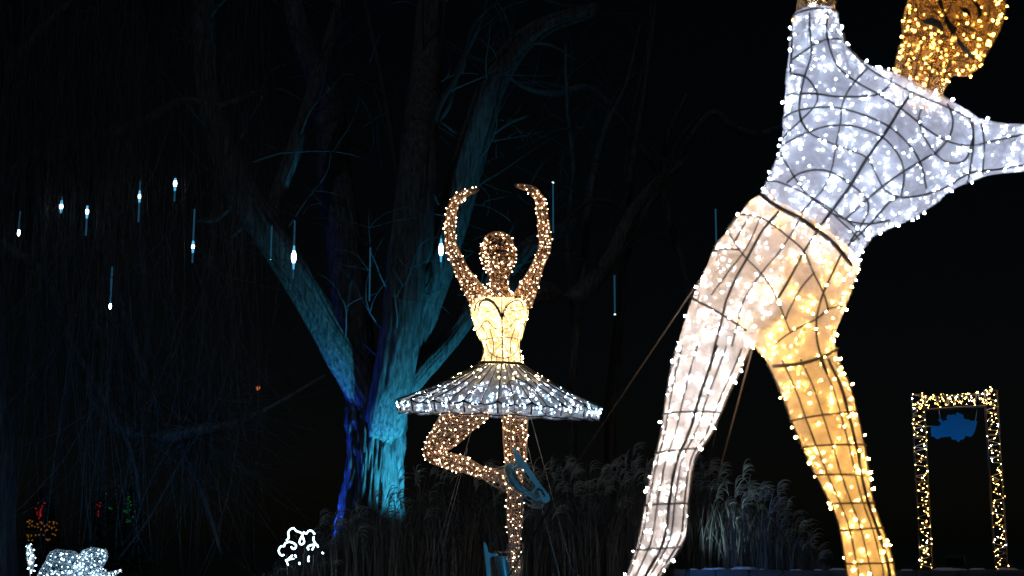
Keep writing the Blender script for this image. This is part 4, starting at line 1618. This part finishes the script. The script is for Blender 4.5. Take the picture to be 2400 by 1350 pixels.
ropes = [[(640, 600), (690, 540), (680, 450), (710, 380), (790, 340), (850, 400), (930, 430), (980, 470), (940, 560), (915, 640), (960, 685), (1015, 640), (1000, 560), (975, 480), (1010, 430), (1060, 460), (1110, 400), (1180, 400), (1240, 470)],
         [(1215, 520), (1215, 600), (1250, 660), (1300, 710)], [(590, 730), (620, 660), (700, 630), (800, 660), (845, 710), (820, 770), (770, 770), (740, 730)],
         [(590, 725), (530, 725), (480, 800), (500, 880), (550, 920), (590, 900)], [(1110, 800), (1090, 750), (1130, 710), (1220, 690), (1290, 700), (1310, 745)], [(1180, 800), (1230, 720)],
         [(620, 1020), (700, 1000), (800, 985)], [(640, 1055), (700, 980), (770, 910)], [(820, 900), (850, 960)], [(1120, 930), (1100, 990), (1110, 1050)], [(660, 1080), (680, 1120)], [(910, 1060), (920, 1110)], [(1390, 850), (1425, 880)]]
for l in ropes:
    q = spline(ZP(l), 10)
    pts = np.array([P(x, y, KY) for x, y in q])
    b = MB()
    b.tube(pts, [.0082 + .0030 * math.sin(i * 1.9) for i in range(len(pts))], 6)
    b.build("rope_light", LED["ice"], paw)
b = MB()
for x in (672, 735):
    b.tube([P(x, 1300, KY + .02), np.array([P(x, 1300, KY + .02)[0], KY + .02, 0])], .006, 5)
b.build("stake", M["black_box"], paw)


# ------------------------------------------------------------------ far decorated trees behind the willow
def conifer(px, Y, hpx, lab, colours, cnt, yl):
    p = P(px, 1300, Y)
    root = thing("decorated_fir", lab, "tree", (p[0], p[1], 0), "far decorated firs behind the willow")
    H = P(px, hpx, Y)[2]
    b = MB()
    b.tube([(p[0], p[1], 0), (p[0], p[1], H * .9)], [.09, .02], 6)
    b.build("trunk", M["bark"], root)
    b = MB()
    for k in range(700):
        t = random.random() ** .7
        z = H * (.08 + .92 * (1 - t))
        r = H * .32 * t * math.sqrt(random.random()) + .02
        a = random.uniform(0, 6.28)
        d = np.array([math.cos(a), math.sin(a), -.25])
        c = np.array([p[0] + math.cos(a) * r, p[1] + math.sin(a) * r, z])
        L = random.uniform(.12, .3)
        s = unit(np.cross(d, (0, 0, 1))) * L * .28
        b.add([c - s, c + s, c + d * L], [(0, 1, 2)])
    b.build("crown", M["needle"], root, smooth=False, kind="stuff")
    s = 0
    for x, y, kind in colours:
        q = P(x, y, Y - random.uniform(.2, .8))
        ob = bpy.data.objects.new("led_bulb", bulb_mesh(.015, kind))
        COL.objects.link(ob)
        ob.parent = root
        ob.location = q - world_loc(root)
        ob.rotation_euler = (random.uniform(0, 3), random.uniform(0, 3), 0)


RL = [(random.gauss(96, 7), random.uniform(1172, 1215), "red") for _ in range(14)] + [(random.uniform(58, 135), random.uniform(1220, 1268), "dimamber") for _ in range(42)]
conifer(95, 27, 1140, "far fir at the left with red lights above amber ones", RL, 0, 0)
GL = [(random.gauss(302, 6), random.uniform(1165, 1235), "green") for _ in range(16)] + [(258, 1190, "green"), (262, 1192, "green"), (250, 1158, "green")]
conifer(295, 28, 1130, "far fir behind the willow with sparse green lights", GL, 0, 0)
RR = [(random.gauss(231, 4), random.uniform(1155, 1210), "red") for _ in range(7)]
conifer(232, 30, 1150, "far fir with a few faint red lights between the green and amber firs", RR, 0, 0)
root = thing("path_lantern", "tiny distant orange lantern glowing between the willow and the old trunk", "lantern", P(605, 1300, 34) * [1, 1, 0])
q = P(605, 910, 34)
b = MB(); b.tube([(q[0], q[1], 0), (q[0], q[1], q[2] - .1)], .03, 6); b.build("post", M["black_box"], root)
b = MB(); b.tube([q - [0, 0, .05], q - [0, 0, .02], q + [0, 0, .03], q + [0, 0, .05]], [.02, .045, .045, .02], 8); b.build("lamp", mat_emit("lantern_orange", (1, .25, .06), .8), root)
